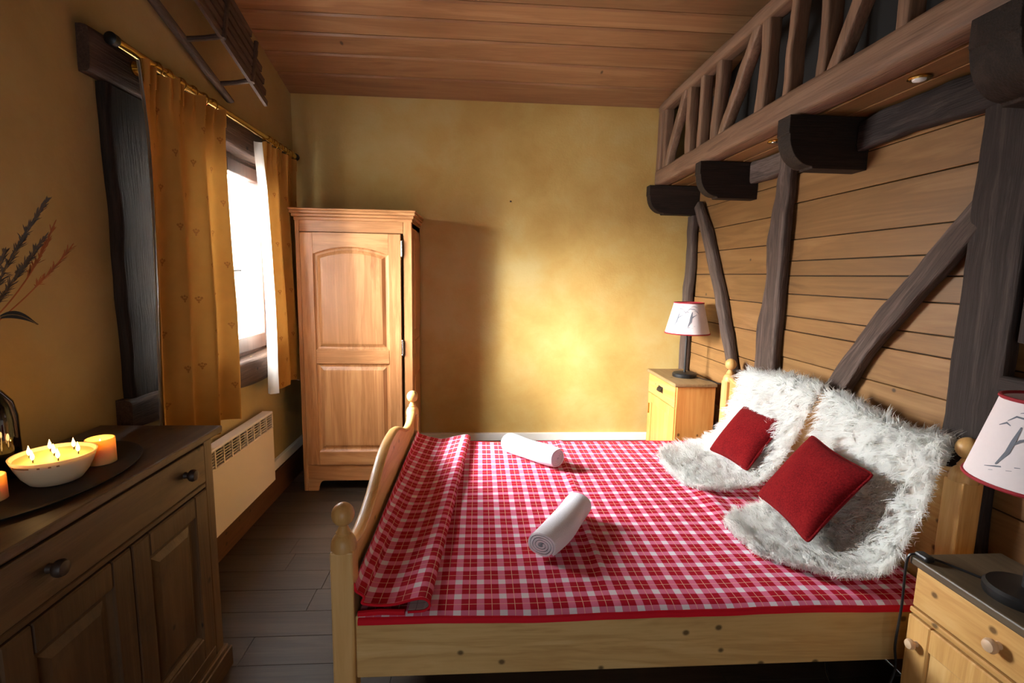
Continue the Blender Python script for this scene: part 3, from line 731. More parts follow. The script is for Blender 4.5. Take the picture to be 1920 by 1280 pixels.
# ------------------------------------------------------------------ sheepskins over the headboard
def sheepskin(path, label, seed, count):
    rng = np.random.RandomState(seed)
    def S(u, v):
        s = u*(len(path)-1); i = min(int(s), len(path)-2); f = s-i
        def cr(a, b, c, d): return .5*((2*b)+(-a+c)*f+(2*a-5*b+4*c-d)*f*f+(-a+3*b-3*c+d)*f**3)
        q = [path[max(i-1, 0)], path[i], path[i+1], path[min(i+2, len(path)-1)]]
        x, z, ya, yb = [cr(*[p[k] for p in q]) for k in range(4)]
        y = ya+(yb-ya)*v
        wtop = max(0, 1-u*3.4)
        z += wtop*(board_prof(.225, y)-1.039)
        wig = .012*noise.noise(Vector((u*4, v*4, seed)))
        x -= abs(wig)*1.2 if u < .5 else 0; z += abs(wig) if u > .5 else 0
        return Vector((x, y, z))
    nu, nv = 46, 26
    rows = [[S(i/nu, j/nv) for j in range(nv+1)] for i in range(nu+1)]
    o = thing('sheepskin', (1.25, sum(p[2]+p[3] for p in path)/2/len(path), BZ), label, 'sheepskin', 'white sheepskins over the headboard')
    pel = MB().grid(rows)
    pel.build('pelt', M_WOOL, o, True, angle=180)
    # wool: clumped curved ribbons
    V = []; Fc = []
    NRM = []; ncl = count//12
    for c in range(ncl):
        edge = rng.rand() < .22
        u0, v0 = rng.rand(), rng.rand()
        if edge:
            if rng.rand() < .5: v0 = 0.0 if rng.rand() < .5 else 1.0
            else: u0 = 1.0 if rng.rand() < .7 else .10
        u0 = .08+.92*u0
        p = S(u0, v0); e = .01
        du = S(min(u0+e, 1), v0)-S(max(u0-e, 0), v0); dv = S(u0, min(v0+e, 1))-S(u0, max(v0-e, 0))
        n = dv.cross(du)
        if n.length < 1e-9: continue
        n.normalize(); du.normalize(); dv.normalize()
        if n.dot(Vector((-1, 0, 1))) < 0: n = -n
        outw = dv*((v0-.5)*(1.6 if edge else .5))
        flow = du*(.65 if u0 > .22 else -.1)+outw+Vector(rng.normal(0, .35, 3))
        ln = rng.uniform(.035, .07)*(1.05 if u0 < .6 else .85)
        if u0 < .2: ln *= .8
        swirl = Vector(rng.normal(0, .5, 3))
        tipc = p+(n*.62+flow*.55)*ln
        for k in range(12):
            b = p+du*rng.normal(0, .011)+dv*rng.normal(0, .011)
            l2 = ln*rng.uniform(.7, 1.15)
            tip = tipc*.62+(b+(n*.6+flow*.6+Vector(rng.normal(0, .3, 3)))*l2)*.38
            ctrl = b+n*l2*.62+swirl*l2*.12
            sd_ = (tip-b).cross(n)
            if sd_.length < 1e-6: sd_ = dv.copy()
            sd_ = (sd_.normalized()+Vector(rng.normal(0, .5, 3))).normalized()
            w0 = rng.uniform(.0008, .0017)
            nn = (n+Vector(rng.normal(0, .22, 3))).normalized(); NRM += [nn]*7
            i0 = len(V)
            for t, wd_ in ((0, 1), (.4, 1), (.75, .7)):
                q = b*(1-t)**2+ctrl*2*t*(1-t)+tip*t*t
                V.append(q-sd_*w0*wd_); V.append(q+sd_*w0*wd_)
            V.append(tip)
            Fc += [(i0, i0+1, i0+3, i0+2), (i0+2, i0+3, i0+5, i0+4), (i0+4, i0+5, i0+6)]
    org = ORG[o.name]
    me = bpy.data.meshes.new('wool'); me.from_pydata([tuple(q-org) for q in V], [], Fc); me.materials.append(M_WOOL)
    me.polygons.foreach_set('use_smooth', [True]*len(me.polygons))
    me.normals_split_custom_set_from_vertices([tuple(q) for q in NRM])
    w_ = bpy.data.objects.new('wool', me); COL.objects.link(w_); w_.parent = o; w_['kind'] = 'stuff'
    return o
HX = BH-.03
sheepskin([(HX+.055, .96, 2.22, 2.66), (HX+.03, 1.06, 2.15, 2.70), (HX-.02, 1.02, 2.13, 2.72), (HX-.06, .84, 2.17, 2.73), (HX-.12, .67, 2.2, 2.75), (1.34, .575, 2.2, 2.80), (1.2, .545, 2.22, 2.82), (1.09, .53, 2.26, 2.76), (1.04, .525, 2.34, 2.66)],
          'white fluffy sheepskin on the headboard half nearest the far nightstand', 11, 34000)
sheepskin([(HX+.055, .96, 1.56, 1.98), (HX+.03, 1.06, 1.52, 2.02), (HX-.02, 1.02, 1.50, 2.04), (HX-.06, .84, 1.48, 2.02), (HX-.12, .67, 1.49, 2.0), (1.36, .58, 1.47, 2.02), (1.25, .55, 1.505, 2.0), (1.14, .53, 1.60, 1.98), (1.06, .525, 1.70, 1.92)],
          'white fluffy sheepskin on the headboard half nearest the viewer', 23, 36000)

# ------------------------------------------------------------------ red cushions
def cushion(C, thick, label, seed):
    C = [Vector(c) for c in C]; ctr = sum(C, Vector())/4
    U = (C[0]+C[1]-C[2]-C[3])/4; V = (C[0]+C[3]-C[1]-C[2])/4
    n = U.cross(V).normalized()
    if n.x > 0: n = -n
    N = 26; top = []; bot = []
    for i in range(N+1):
        a = -1+2*i/N; rt_ = []; rb_ = []
        for j in range(N+1):
            b = -1+2*j/N
            cr_ = .05*(a*a*b*b)**4; pin = 1-.09*(1-a*a)*b**4-cr_; pin2 = 1-.09*(1-b*b)*a**4-cr_
            p = ctr+U*(a*pin2)+V*(b*pin)
            h = thick*((1-abs(a)**2.6)*(1-abs(b)**2.6))**.55
            h *= 1+.10*noise.noise(Vector((a*1.7, b*1.7, seed)))
            if i in (0, N) or j in (0, N): h = .0
            rt_.append(p+n*(h+.004)); rb_.append(p-n*(h*.8+.004))
        top.append(rt_); bot.append(rb_)
    o = thing('cushion', tuple(ctr-Vector((0, 0, .15))), label, 'cushion', 'red cushions on the bed')
    m = MB().grid(top); m.grid(bot)
    per = [(0, j) for j in range(N)]+[(i, N) for i in range(N)]+[(N, N-j) for j in range(N)]+[(N-i, 0) for i in range(N)]
    nn = (N+1)*(N+1); idx = [i*(N+1)+j for i, j in per]
    for k in range(len(idx)):
        a, b = idx[k], idx[(k+1) % len(idx)]; m.f.append((a, b, b+nn, a+nn))
    m.build('cover', M_TWEED, o, True, angle=180)
    pts = [(top[i][j]+bot[i][j])/2 for i, j in per]; pts.append(pts[0])
    MB().tube(pts, .0055, 6).build('piping', M_TWEED, o, True)
    return o, top, n
cushion([(1.405, 1.945, .912), (1.405, 1.600, .876), (1.205, 1.632, .600), (1.204, 1.975, .634)], .052, 'larger dark red wool cushion leaning on the sheepskin nearest the viewer', 3)
cf, ctop, cn = cushion([(1.469, 2.598, .861), (1.511, 2.281, .864), (1.315, 2.254, .622), (1.273, 2.571, .620)], .048, 'bright red wool cushion leaning on the far sheepskin', 5)
m = MB(); zc = Vector((1.478, 2.265, .79)); m.box(zc.x-.006, zc.x+.006, zc.y-.012, zc.y-.009, zc.z-.02, zc.z+.01, .002)
m.build('zip_tag', M_WHITE, cf)

# ------------------------------------------------------------------ nightstands
def knob(mb_par, c, d, r, mat, name='knob'):
    return MB().lathe([(r*.55, 0), (r*.45, r*.5), (r*.9, r*.9), (r, r*1.3), (r*.8, r*1.75), (r*.3, r*1.95)], c, d, 18).build(name, mat, mb_par, True)
NX0, NX1, NY0, NY1, NZ = 1.345, 1.628, 3.255, 3.80, .842
n1 = thing('nightstand', (1.5, 3.53, 0), 'honey pine nightstand by the back wall with a metal drawer pull', 'nightstand', 'bedside nightstands')
m = MB(); m.box(NX0+.012, NX1, NY0, NY0+.022, 0, NZ-.024, .002); m.box(NX0+.012, NX1, NY1-.022, NY1, 0, NZ-.024, .002); m.box(NX1-.015, NX1, NY0+.022, NY1-.022, .05, NZ-.024); m.box(NX0+.02, NX1, NY0+.022, NY1-.022, .06, .08)
m.build('body', night_wood('z'), n1)
MB().box(NX0-.012, NX1+.006, NY0-.014, NY1+.012, NZ-.024, NZ, .006, 2).build('top', wood('worn_top', (120, 92, 60), (150, 120, 82), (170, 140, 100), 'y', 8, .45, .2, .12), n1)
d = MB().box(NX0, NX0+.02, NY0+.01, NY1-.01, NZ-.175, NZ-.03, .003).build('drawer', night_wood('y'), n1)
m = MB(); m.box(NX0-.002, NX0, 3.485, 3.575, NZ-.125, NZ-.08, .0005)
rows = []
for t in np.linspace(0, PI/2, 6): rows.append([(NX0-.002-.016*math.sin(t), y, NZ-.09-.028*(1-math.cos(t))) for y in np.linspace(3.492, 3.568, 7)])
m.grid(rows); m.build('cup_pull', M_BLACKMETAL, d)
do = frame_rect('cabinet_door', n1, NX0, NX0+.02, NY0+.012, NY1-.012, .07, NZ-.18, .07, .08, night_wood)
MB().box(NX0+.009, NX0+.014, NY0+.075, NY1-.075, .14, NZ-.245).build('inset_panel', night_wood('z'), do)
MB().cyl((NX0-.004, NY1-.05, .50), (NX0-.004, NY1-.05, .58), .006, n=8).build('key_plate', M_BRASS, do)

QX0, QX1, QY0, QY1, QZ = 1.345, 1.628, .80, 1.345, .722
n2 = thing('nightstand', (1.5, 1.07, 0), 'pine nightstand with round wooden knobs in the near right corner', 'nightstand', 'bedside nightstands')
m = MB(); m.box(QX0+.012, QX1, QY1-.022, QY1, 0, QZ-.028, .002); m.box(QX0+.012, QX1, QY0, QY0+.022, 0, QZ-.028, .002); m.box(QX1-.015, QX1, QY0+.02, QY1-.02, .05, QZ-.03); m.box(QX0+.02, QX1, QY0+.02, QY1-.02, .06, .08)
m.build('body', pine('z'), n2)
MB().box(QX0-.014, QX1+.004, QY0-.012, QY1+.008, QZ-.026, QZ, .005, 2).build('top', wood('grey_worn_top', (66, 54, 40), (88, 74, 56), (106, 90, 70), 'y', 8, .45, .2, .12), n2)
d = MB().box(QX0-.002, QX0+.02, QY0+.008, QY1-.008, QZ-.155, QZ-.03, .004).build('drawer', pine('y'), n2)
knob(d, (QX0-.002, 1.085, QZ-.092), (-1, 0, 0), .019, M_KNOB)
MB().box(QX0-.006, QX0+.014, QY0+.004, QY1-.004, QZ-.178, QZ-.160, .004).build('moulding', pine('y'), n2)
do = frame_rect('cabinet_door', n2, QX0-.008, QX0+.012, QY0+.01, QY1-.006, .07, QZ-.184, .075, .09, pine)
MB().box(QX0+.001, QX0+.006, QY0+.08, QY1-.075, .15, QZ-.25).build('inset_panel', pine('z'), do)
knob(do, (QX0-.008, QY1-.045, QZ-.26), (-1, 0, 0), .016, M_KNOB)

# ------------------------------------------------------------------ table lamps
def lamp(x, y, z, label, rot, cord_pts):
    o = thing('table_lamp', (x, y, z), label, 'lamp', 'bedside table lamps')
    MB().lathe([(.083, 0), (.085, .006), (.085, .022), (.078, .030), (.02, .034)], (x, y, z), n=36).build('base', M_BLACKMETAL, o, True)
    MB().cyl((x, y, z+.03), (x, y, z+.34), .0085).build('stem', M_BLACKMETAL, o, True)
    z0, z1, r0, r1 = z+.322, z+.540, .155, .102
    m = MB(); n = 48; rows = []
    for r, h in ((r0, z0), (r1, z1), (r1-.003, z1), (r0-.003, z0), (r0, z0)):
        rows.append([(x+r*math.cos(2*PI*k/n), y+r*math.sin(2*PI*k/n), h) for k in range(n)])
    sh = m.grid(rows, True).build('shade', M_SHADE, o, True, angle=30)
    for r, h in ((r0, z0), (r1, z1)):
        MB().tube([(x+r*math.cos(t), y+r*math.sin(t), h) for t in np.linspace(0, 2*PI, 49)], .0048, 6).build('trim', M_TRIMRED, sh, True)
    m = MB(); m.cyl((x, y, z+.34), (x, y, z+.40), .016); m.sph((x, y, z+.43), .028, rz=.036)
    m.build('bulb', M_WHITE, o, True)
    m = MB()
    for q in range(3):
        t = q*2*PI/3; m.cyl((x, y, z+.35), (x+(r0-.012)*math.cos(t), y+(r0-.012)*math.sin(t), z0+.012), .0018, n=6)
    m.build('spider', M_BLACKMETAL, sh)
    # ink drawing of wind-bent trees, laid on the cone
    pr = MB()
    def stroke(pts, wd):
        row = []
        for i, (u, h) in enumerate(pts):
            a = pts[max(i-1, 0)]; b = pts[min(i+1, len(pts)-1)]; du, dh = b[0]-a[0], b[1]-a[1]; L = math.hypot(du, dh) or 1
            w_ = wd*(.35 if i in (0, len(pts)-1) else 1)
            rr = []
            for s in (-1, 1):
                uu, hh = u-s*dh/L*w_, h+s*du/L*w_
                f = hh/.218; r = r0+(r1-r0)*f+.0012; th = rot+uu/.105
                rr.append((x+r*math.cos(th), y+r*math.sin(th), z0+hh))
            row.append(rr)
        pr.grid(row)
    for dx in (0, .075):
        stroke([(-.03+dx, .165), (-.015+dx, .180), (.01+dx, .178), (.03+dx, .165)], .0022); stroke([(-.045+dx, .150), (-.03+dx, .160), (-.02+dx, .155)], .0026)
        stroke([(-.01+dx, .190), (.012+dx, .198), (.035+dx, .188)], .002); stroke([(.012+dx, .166), (.03+dx, .160), (.04+dx, .145)], .002)
        stroke([(.0+dx, .158), (-.006+dx, .12), (-.010+dx, .09), (-.022+dx, .055)], .004 if dx == 0 else .0065)
        stroke([(.028+dx, .14), (.005+dx, .125), (-.006+dx, .11)], .003)
        stroke([(-.04+dx, .042), (-.02+dx, .05), (.015+dx, .062)], .0018); stroke([(-.03+dx, .036), (.005+dx, .050)], .0014)
    pr.build('tree_drawing', M_SKETCH, sh)
    if cord_pts: MB().tube(cord_pts, .0038, 6).build('cord', M_BLACK, o, True)
    return o
def smooth_path(pts, k=8):
    out = []
    for i in range(len(pts)-1):
        q = [Vector(pts[max(i-1, 0)]), Vector(pts[i]), Vector(pts[i+1]), Vector(pts[min(i+2, len(pts)-1)])]
        for s in range(k):
            f = s/k; out.append(.5*((2*q[1])+(-q[0]+q[2])*f+(2*q[0]-5*q[1]+4*q[2]-q[3])*f*f+(-q[0]+3*q[1]-3*q[2]+q[3])*f**3))
    out.append(Vector(pts[-1])); return out
lamp(1.505, 3.50, NZ, 'black-based table lamp with white tree-print shade near the back wall', math.radians(219), smooth_path([(1.57, 3.45, NZ+.006), (1.60, 3.36, NZ+.006), (1.63, 3.25, NZ+.006), (1.655, 3.20, NZ-.03), (1.66, 3.17, .5), (1.66, 3.15, .02)]))
l2 = lamp(1.455, 1.135, QZ, 'black-based table lamp with white tree-print shade in the near right corner', math.radians(193),
     smooth_path([(1.43, 1.21, QZ+.006), (1.39, 1.29, QZ+.006), (1.365, 1.318, QZ+.008)])); 
MB().box(1.335, 1.365, 1.300, 1.345, QZ+.001, QZ+.018, .006, 2).build('switch', M_BLACK, l2)
MB().tube(smooth_path([(1.345, 1.335, QZ+.008), (1.327, 1.348, QZ+.002), (1.322, 1.352, QZ-.04), (1.325, 1.352, .55), (1.318, 1.35, .42), (1.33, 1.352, .33), (1.30, 1.352, .2), (1.31, 1.36, .02), (1.36, 1.5, .006), (1.385, 1.69, .006), (1.50, 1.85, .006)]), .0038, 6).build('cord', M_BLACK, l2, True)

# ------------------------------------------------------------------ timber frame on the right wall
CXT = 1.664
def rp(y, z): return Vector((CXT, y, z))
beam('timber_post', [(rp(3.895, 0), .027, .055), (rp(3.895, 1.1), .027, .052), (rp(3.89, 1.7), .027, .056), (rp(3.89, 2.038), .027, .05)], old('z'), 'weathered timber post in the corner behind the far lamp', 'post', 21, .006, (1, 0, 0))
beam('timber_post', [(rp(2.735, 0), .027, 0.084), (rp(2.735, .95), .027, 0.094), (rp(2.755, 1.25), .027, 0.097), (rp(2.715, 1.5), .027, 0.071), (rp(2.722, 1.75), .027, 0.082), (rp(2.70, 2.0), .027, 0.063), (rp(2.69, 2.26), .027, 0.063)], old('z'), 'crooked grey timber post in the middle of the planked wall', 'post', 22, .008, (1, 0, 0))
beam('timber_post', [(rp(1.525, 0), .027, .092), (rp(1.525, 1.0), .027, .088), (rp(1.52, 1.7), .027, .09), (rp(1.51, 2.27), .027, .09)], shaded_old('z'), 'thick dark timber post beside the near lamp', 'post', 23, .006, (1, 0, 0))
beam('timber_post', [(Vector((CXT, 1.315, 1.37)), .027, .10), (Vector((CXT, 1.315, 2.27)), .027, .10)], shaded_old('z'), 'short dark timber block high on the wall at the right edge', 'post', 24, .006, (1, 0, 0))
beam('timber_brace', [(rp(2.19, 1.0), .027, 0.051), (rp(2.02, 1.28), .027, 0.048), (rp(1.80, 1.55), .027, 0.045), (rp(1.53, 1.85), .019, 0.049)], old('z'), 'diagonal timber brace rising from the headboard to the thick post', 'brace', 25, .006, (1, 0, 0))
beam('timber_brace', [(rp(3.10, .95), .027, .036), (rp(3.34, 1.42), .027, .046), (rp(3.60, 1.85), .027, .05), (rp(3.80, 2.11), .024, .045)], old('z'), 'thin diagonal timber brace behind the far bedpost', 'brace', 26, .005, (1, 0, 0))
beam('wall_plate', [(Vector((CXT, 2.16, 2.185)), .027, .065), (Vector((CXT, 1.8, 2.19)), .027, .07), (Vector((CXT, 1.45, 2.195)), .027, .07)], shaded_old('y'), 'rough horizontal timber under the loft beside the thick post', 'beam', 27, .012, (1, 0, 0))
beam('wall_plate', [(Vector((CXT, 3.04, 2.195)), .027, .06), (Vector((CXT, 2.6, 2.20)), .027, .065), (Vector((CXT, 2.27, 2.195)), .027, .06)], old('y'), 'rough horizontal timber under the loft above the crooked post', 'beam', 28, .010, (1, 0, 0))
beam('wall_rail', [(Vector((CXT, .1, 1.21)), .027, .06), (Vector((CXT, 1.44, 1.21)), .027, .06)], shaded_old('y'), 'dark horizontal timber rail behind the near lamp', 'beam', 29, .006, (1, 0, 0))

# corbels carrying the loft
def corbel(y0, y1, zt, zb, label, x0=1.328):
    r = zt-zb; poly = [(XP+.0, zt), (x0, zt), (x0, zt-.075), (x0+.006, zt-.08)]
    for t in np.linspace(0, PI/2, 9): poly.append((x0+.006+.11*(1-math.cos(t)), zt-.08-(r-.09)*math.sin(t)))
    poly += [(x0+.12, zb), (XP+.0, zb)]
    m = MB().prism(poly, 'y', y0, y1)
    o = m.build('corbel', black_timber('x'), None, False, ((x0+XP)/2, (y0+y1)/2, zb)); bv = o.modifiers.new('bevel', 'BEVEL'); bv.width = .006; bv.segments = 2; bv.limit_method = 'ANGLE'  # near-black timber: the shade on the unlit sides is in the colour
    return tag(o, label, 'corbel', 'dark corbels under the loft beam')
corbel(3.872, 3.947, 2.262, 2.045, 'rounded dark wooden corbel against the yellow back wall', 1.297)
corbel(3.05, 3.125, 2.262, 2.045, 'rounded dark wooden corbel second from the back wall')
corbel(2.17, 2.262, 2.262, 2.04, 'rounded dark wooden corbel third from the back wall')
corbel(1.24, 1.375, 2.262, 2.04, 'rounded dark wooden corbel in the top right corner of the photo')

# soffit boards under the loft
so = thing('ceiling_soffit', (1.55, 2, 2.27), kind='structure')
MB().box(1.475, 1.59, YF, YB-.002, 2.268, 2.29, .002).build('plank', larch('y'), so)
MB().box(1.594, XP+.02, YF, YB-.002, 2.266, 2.29, .002).build('plank', larch('y'), so)
for (x, y), lab in zip(((1.535, 1.76), (1.52, 2.60)), ('small white recessed spotlight in the loft soffit near the thick post', 'small brass recessed spotlight in the loft soffit above the crooked post')):
    o = thing('spotlight', (x, y, 2.262), lab, 'spotlight', 'recessed soffit spotlights')
    MB().lathe([(.020, .005), (.034, .004), (.036, -.002), (.030, -.006), (.022, -.004)], (x, y, 2.264), n=24).build('bezel', M_BRASS, o, True)
    MB().lathe([(.022, 0), (.020, -.006), (.008, -.010)], (x, y, 2.262), n=20).build('lens', M_WHITE if y < 2 else M_CHROME, o, True)

# loft railing
rl = thing('railing', (1.41, 2.5, 2.265), 'rustic wooden loft railing with balusters and slanted braces', 'railing')
def tpart(name, path, mat, seed, jit=.005, ux=None): return timber(path, seed, jit, ux=ux, n=12, steps=10).build(name, mat, rl, True, angle=50)
tpart('bottom_beam', [((1.412, YB-.01, 2.325), .056, .06), ((1.412, 2.6, 2.325), .056, .061), ((1.412, YF, 2.325), .056, .06)], loft('y'), 41, .004, (1, 0, 0))
tpart('top_rail', [((1.405, YB-.01, 2.838), .045, .034), ((1.405, 2.4, 2.84), .045, .036), ((1.405, YF, 2.84), .045, .036)], loft('y'), 42, .004, (1, 0, 0))
tpart('wall_post', [((1.41, YB-.045, 2.38), .05, .042), ((1.41, YB-.045, 2.81), .05, .042)], loft('z'), 43, .003, (1, 0, 0))
for k, (yb, yt) in enumerate(((3.83, 3.85), (3.40, 3.42), (3.22, 3.215), (3.03, 3.0), (2.53, 2.51), (2.315, 2.30), (2.075, 2.085), (1.68, 1.68), (1.45, 1.45), (1.2, 1.2))):
    h = .038 if k in (1, 3, 4) else .026
    tpart('baluster', [((1.41, yb, 2.375), .035, h), ((1.41, yt, 2.815), .035, h*.9)], loft('z'), 50+k, .005, (1, 0, 0))
for k, (yb, yt) in enumerate(((3.79, 3.47), (2.93, 2.57), (2.0, 1.72))):
    tpart('brace', [((1.40, yb, 2.37), .03, .03), ((1.40, (yb+yt)/2+.03, 2.58), .03, .034), ((1.40, yt, 2.82), .03, .03)], loft('z'), 70+k, .006, (1, 0, 0))

# ------------------------------------------------------------------ sideboard
SX0, SX1, SY0, SY1, SZ = XL+.004, -.985, .945, 1.845, .978
sb = thing('sideboard', (-1.19, 1.4, 0), 'worn dark pine sideboard with one wide drawer and two panel doors', 'sideboard')
MB().box(SX0, SX1+.03, SY0-.03, SY1+.028, SZ-.026, SZ, .006, 2).build('top', board_wood('y'), sb)
m = MB(); m.box(SX0, SX1-.02, SY1-.022, SY1, .08, SZ-.026); m.box(SX0, SX1-.02, SY0, SY0+.022, .08, SZ-.026); m.box(SX0, SX0+.015, SY0, SY1, .08, SZ-.026); m.box(SX0, SX1-.02, SY0, SY1, .09, .11)
m.build('carcass', board_wood('z'), sb)
for a, b in ((SY0, SY0+.052), (SY1-.052, SY1)): MB().box(SX1-.022, SX1, a, b, .09, SZ-.027, .003).build('stile', board_wood('z'), sb)
MB().box(SX1-.022, SX1, SY0+.052, SY1-.052, .770, .788, .003).build('rail', board_wood('y'), sb)
MB().box(SX1-.022, SX1, SY0+.052, SY1-.052, .935, SZ-.027, .003).build('rail', board_wood('y'), sb)
MB().box(SX1-.022, SX1, SY0+.052, SY1-.052, .09, .14, .003).build('rail', board_wood('y'), sb)
m = MB(); m.box(SX0, SX1+.022, SY0-.022, SY1+.022, 0, .085, .004); m.box(SX0, SX1+.012, SY0-.012, SY1+.012, .085, .10, .004); m.build('plinth', board_wood('y'), sb)
d = MB().box(SX1-.02, SX1+.004, SY0+.056, SY1-.056, .792, .931, .005, 2).build('drawer', board_wood('y'), sb)
for yy in (1.13, 1.665): knob(d, (SX1+.004, yy, .866), (1, 0, 0), .021, M_DARKKNOB)
for a, b in ((SY0+.056, 1.393), (1.397, SY1-.056)):
    do = frame_rect('cabinet_door', sb, SX1-.02, SX1+.004, a, b, .144, .766, .075, .085, board_wood)
    m = MB()
    def rr(ins, xv): return [(xv, a+.075+ins, .229+ins), (xv, b-.075-ins, .229+ins), (xv, b-.075-ins, .691-ins), (xv, a+.075+ins, .691-ins)]
    rows = [rr(0, SX1-.004), rr(.012, SX1-.012), rr(.02, SX1-.013), rr(.045, SX1-.003)]
    m.grid(rows, True); m.f.append((12, 13, 14, 15)); m.build('door_panel', board_wood('z'), do)

# ------------------------------------------------------------------ things on the sideboard
tr = MB(); cx, cy = -1.188, 1.36
rows = []
def oval(rx, ry, z): return [(cx+rx*math.cos(t), cy+ry*math.sin(t), z) for t in np.linspace(0, 2*PI, 49)[:-1]]
tr.grid([oval(.17, .27, SZ+.001), oval(.193, .295, SZ+.004), oval(.20, .302, SZ+.011), oval(.194, .296, SZ+.012), oval(.175, .275, SZ+.007)], True)
tr.f.append(tuple(range(47, -1, -1))); tr.f.append(tuple(range(4*48, 5*48)))
tag(tr.build('tray', M_TRAY, None, True, (cx, cy, SZ+.001)), 'large black oval tray under the candles on the sideboard', 'tray')
TZ = SZ+.0075
bc = Vector((-1.13, 1.355))
cb = thing('candle_bowl', (bc.x, bc.y, TZ), 'ivory bowl candle with seven small flames on the black tray', 'candle')
MB().lathe([(.050, 0), (.056, .003), (.070, .022), (.082, .048), (.091, .074), (.087, .074), (.080, .062), (.02, .061)], (bc.x, bc.y, TZ), n=48).build('bowl', wax('ivory_bowl', (232, 206, 170), .35), cb, True)
MB().lathe([(.081, 0), (.081, .004), (.02, .0045)], (bc.x, bc.y, TZ+.0615), n=40).build('wax', M_WAX, cb, True)
def candle_light(loc, e, r=.012):
    l = bpy.data.lights.new('candle_light', 'POINT'); l.energy = e; l.color = (1, .56, .20); l.shadow_soft_size = r
    o = bpy.data.objects.new('candle_light', l); COL.objects.link(o); o.location = loc
for k in range(7):
    t = k*2*PI/6; q = (bc.x, bc.y) if k == 6 else (bc.x+.052*math.cos(t+.3), bc.y+.052*math.sin(t+.3))
    z = TZ+.0655
    wk = MB().cyl((q[0], q[1], z-.002), (q[0]+.001, q[1], z+.011), .0014, n=8).build('wick', M_BLACK, cb)
    MB().lathe([(.0008, 0), (.0035, .004), (.0046, .009), (.0036, .015), (.0018, .021), (.0004, .027)], (q[0], q[1], z+.007), n=12).build('flame', M_FLAME, wk, True)
    if k in (0, 2, 4): candle_light((q[0], q[1], z+.04), .2)
m = MB()
def onbowl(th, h, du, dv):
    r = .0905-(.074-h)*.33+.0012; return (bc.x+r*math.cos(th+du/r), bc.y+r*math.sin(th+du/r), TZ+h+dv)
for th0, w_ in ((-1.75, .024), (-1.25, .003), (-1.0, .003), (-.82, .003)):
    rows = [[onbowl(th0, .062, s, dv) for s in np.linspace(-w_, w_, 6)] for dv in (-.0018, .0018)]; m.grid(rows)
m.build('stamped_mark', plain('brown_stamp', (150, 96, 58), .7), cb)
def pillar(x, y, r, h, label, lit):
    o = thing('pillar_candle', (x, y, TZ), label, 'candle', 'pillar candles on the tray')
    prof = [(r, 0), (r, h*.9), (r*.99, h), (r*.92, h+.001), (r*.84, h-.005), (r*.78, h-.024), (r*.3, h-.027), (.002, h-.027)]
    MB().lathe(prof, (x, y, TZ), n=32).build('wax', M_WAX, o, True)
    wk = MB().cyl((x, y, TZ+h-.028), (x+.001, y, TZ+h-.017), .0014, n=8).build('wick', M_BLACK, o)
    MB().lathe([(.0008, 0), (.003, .004), (.0036, .008), (.0016, .014), (.0004, .018)], (x, y, TZ+h-.020), n=12).build('flame', M_FLAME, wk, True)
    candle_light((x, y, TZ+h-.006), .16, .006)
pillar(-1.105, 1.482, .036, .072, 'short yellow pillar candle right of the bowl candle', True)
pillar(-1.19, 1.232, .036, .060, 'pillar candle cut by the left edge of the photo', True)
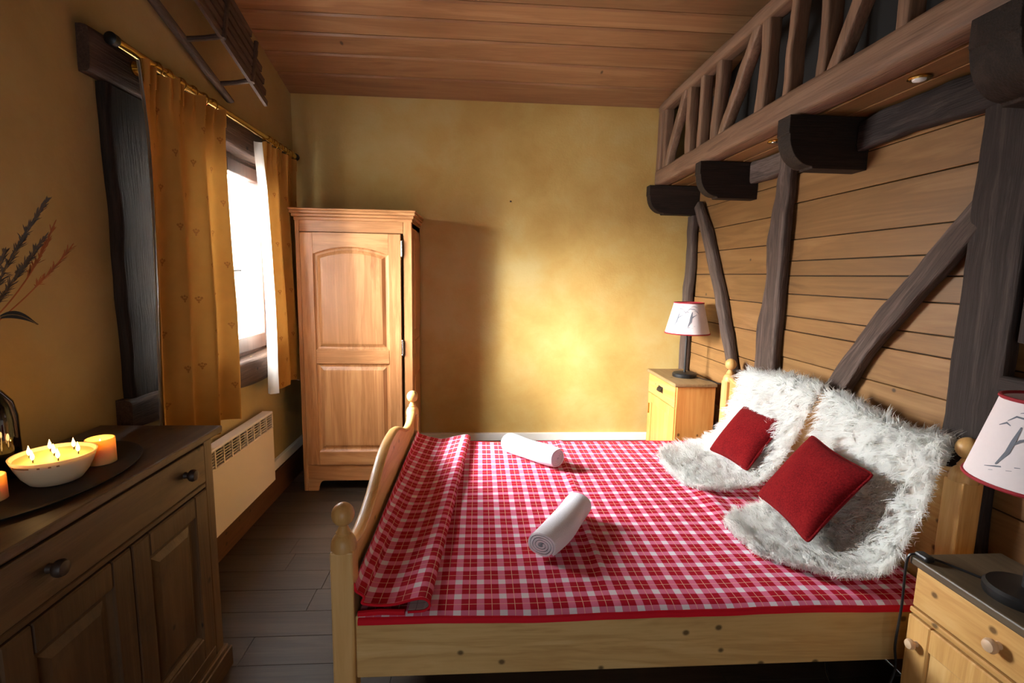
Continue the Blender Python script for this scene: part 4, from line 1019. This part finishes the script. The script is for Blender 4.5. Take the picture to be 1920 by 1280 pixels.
# dark glass vase and dried grasses
vx, vy = -1.310, 1.35
MB_v = MB().lathe([(.062, 0), (.074, .005), (.080, .04), (.080, .165), (.073, .205), (.054, .235), (.034, .253), (.024, .275), (.024, .34), (.030, .36), (.027, .36), (.021, .34), (.021, .275), (.032, .250), (.052, .232), (.070, .203), (.077, .165), (.077, .04), (.068, .009), (.01, .008)], (vx, vy, TZ+.001), n=44)
tag(MB_v.build('vase', M_VASE, None, True, (vx, vy, TZ+.001)), 'dark glass bottle vase cut by the left edge beside the candles', 'vase')
def stem(tip, bend, kind, label, seed):
    rnd = random.Random(seed); base = Vector((vx+rnd.uniform(-.008, .008), vy+rnd.uniform(-.008, .008), TZ+.03)); neck = Vector((vx+rnd.uniform(-.01, .01), vy+rnd.uniform(-.01, .01), TZ+.36)); tip = Vector(tip)
    c = (neck+tip)/2+Vector(bend); pts = [base.lerp(neck, k/4) for k in range(4)]
    for k in range(15):
        t = k/14; pts.append(neck*(1-t)**2+c*2*t*(1-t)+tip*t*t)
    o = thing('dried_grass', tuple(base), label, 'dried grass', 'dried grasses in the dark vase')
    MB().tube(pts, [.0016]*len(pts) if kind != 'leaf' else [.0016]*8+[.0015]*(len(pts)-8), 6).build('stem', M_GRASS if kind != 'rust' else M_RUST, o, True)
    m = MB()
    if kind in ('plume', 'rust'):
        for k in range(240 if kind == 'plume' else 60):
            t = rnd.uniform(.35, 1) if kind == 'plume' else rnd.uniform(.6, 1); p = neck*(1-t)**2+c*2*t*(1-t)+tip*t*t
            d = (tip-c).normalized()*.014+Vector((rnd.gauss(0, .006), rnd.gauss(0, .006), rnd.gauss(0, .006)))*(1.25-t*.8)
            s = d.orthogonal().normalized()*.0014
            m.add([p-s, p+s, p+d+s*.8, p+d*1.35, p+d-s*.8], [(0, 1, 2, 3, 4)])
        m.build('seed_head', M_SEED if kind == 'plume' else M_RUST, o)
    else:
        rows = []
        for k in range(13):
            t = .45+.55*k/12; p = neck*(1-t)**2+c*2*t*(1-t)+tip*t*t; w_ = .010*math.sin(PI*min(1, .15+.85*k/12))+.0005
            rows.append([p+Vector((0, .3, .9))*w_, p+Vector((.004, 0, 0)), p-Vector((0, .3, .9))*w_])
        m.grid(rows).build('leaf_blade', plain('dark_leaf', (44, 40, 34), .8), o, True)
stem((-1.15, 1.433, 1.72), (0, .0, .03), 'plume', 'tallest feathery dried grass at the left edge', 1)
stem((-1.15, 1.415, 1.625), (0, .02, .0), 'plume', 'feathery dried grass just below the tallest one', 2)
stem((-1.15, 1.50, 1.605), (0, .03, -.01), 'rust', 'thin russet dried stem reaching furthest right', 3)
stem((-1.15, 1.45, 1.66), (0, .05, -.03), 'rust', 'russet dried stem with an upturned tip', 4)
stem((-1.15, 1.37, 1.402), (0, .0, .10), 'leaf', 'dark drooping leaf blade above the vase', 5)
stem((-1.15, 1.30, 1.58), (0, .0, .0), 'plume', 'short feathery dried grass at the very left edge', 6)
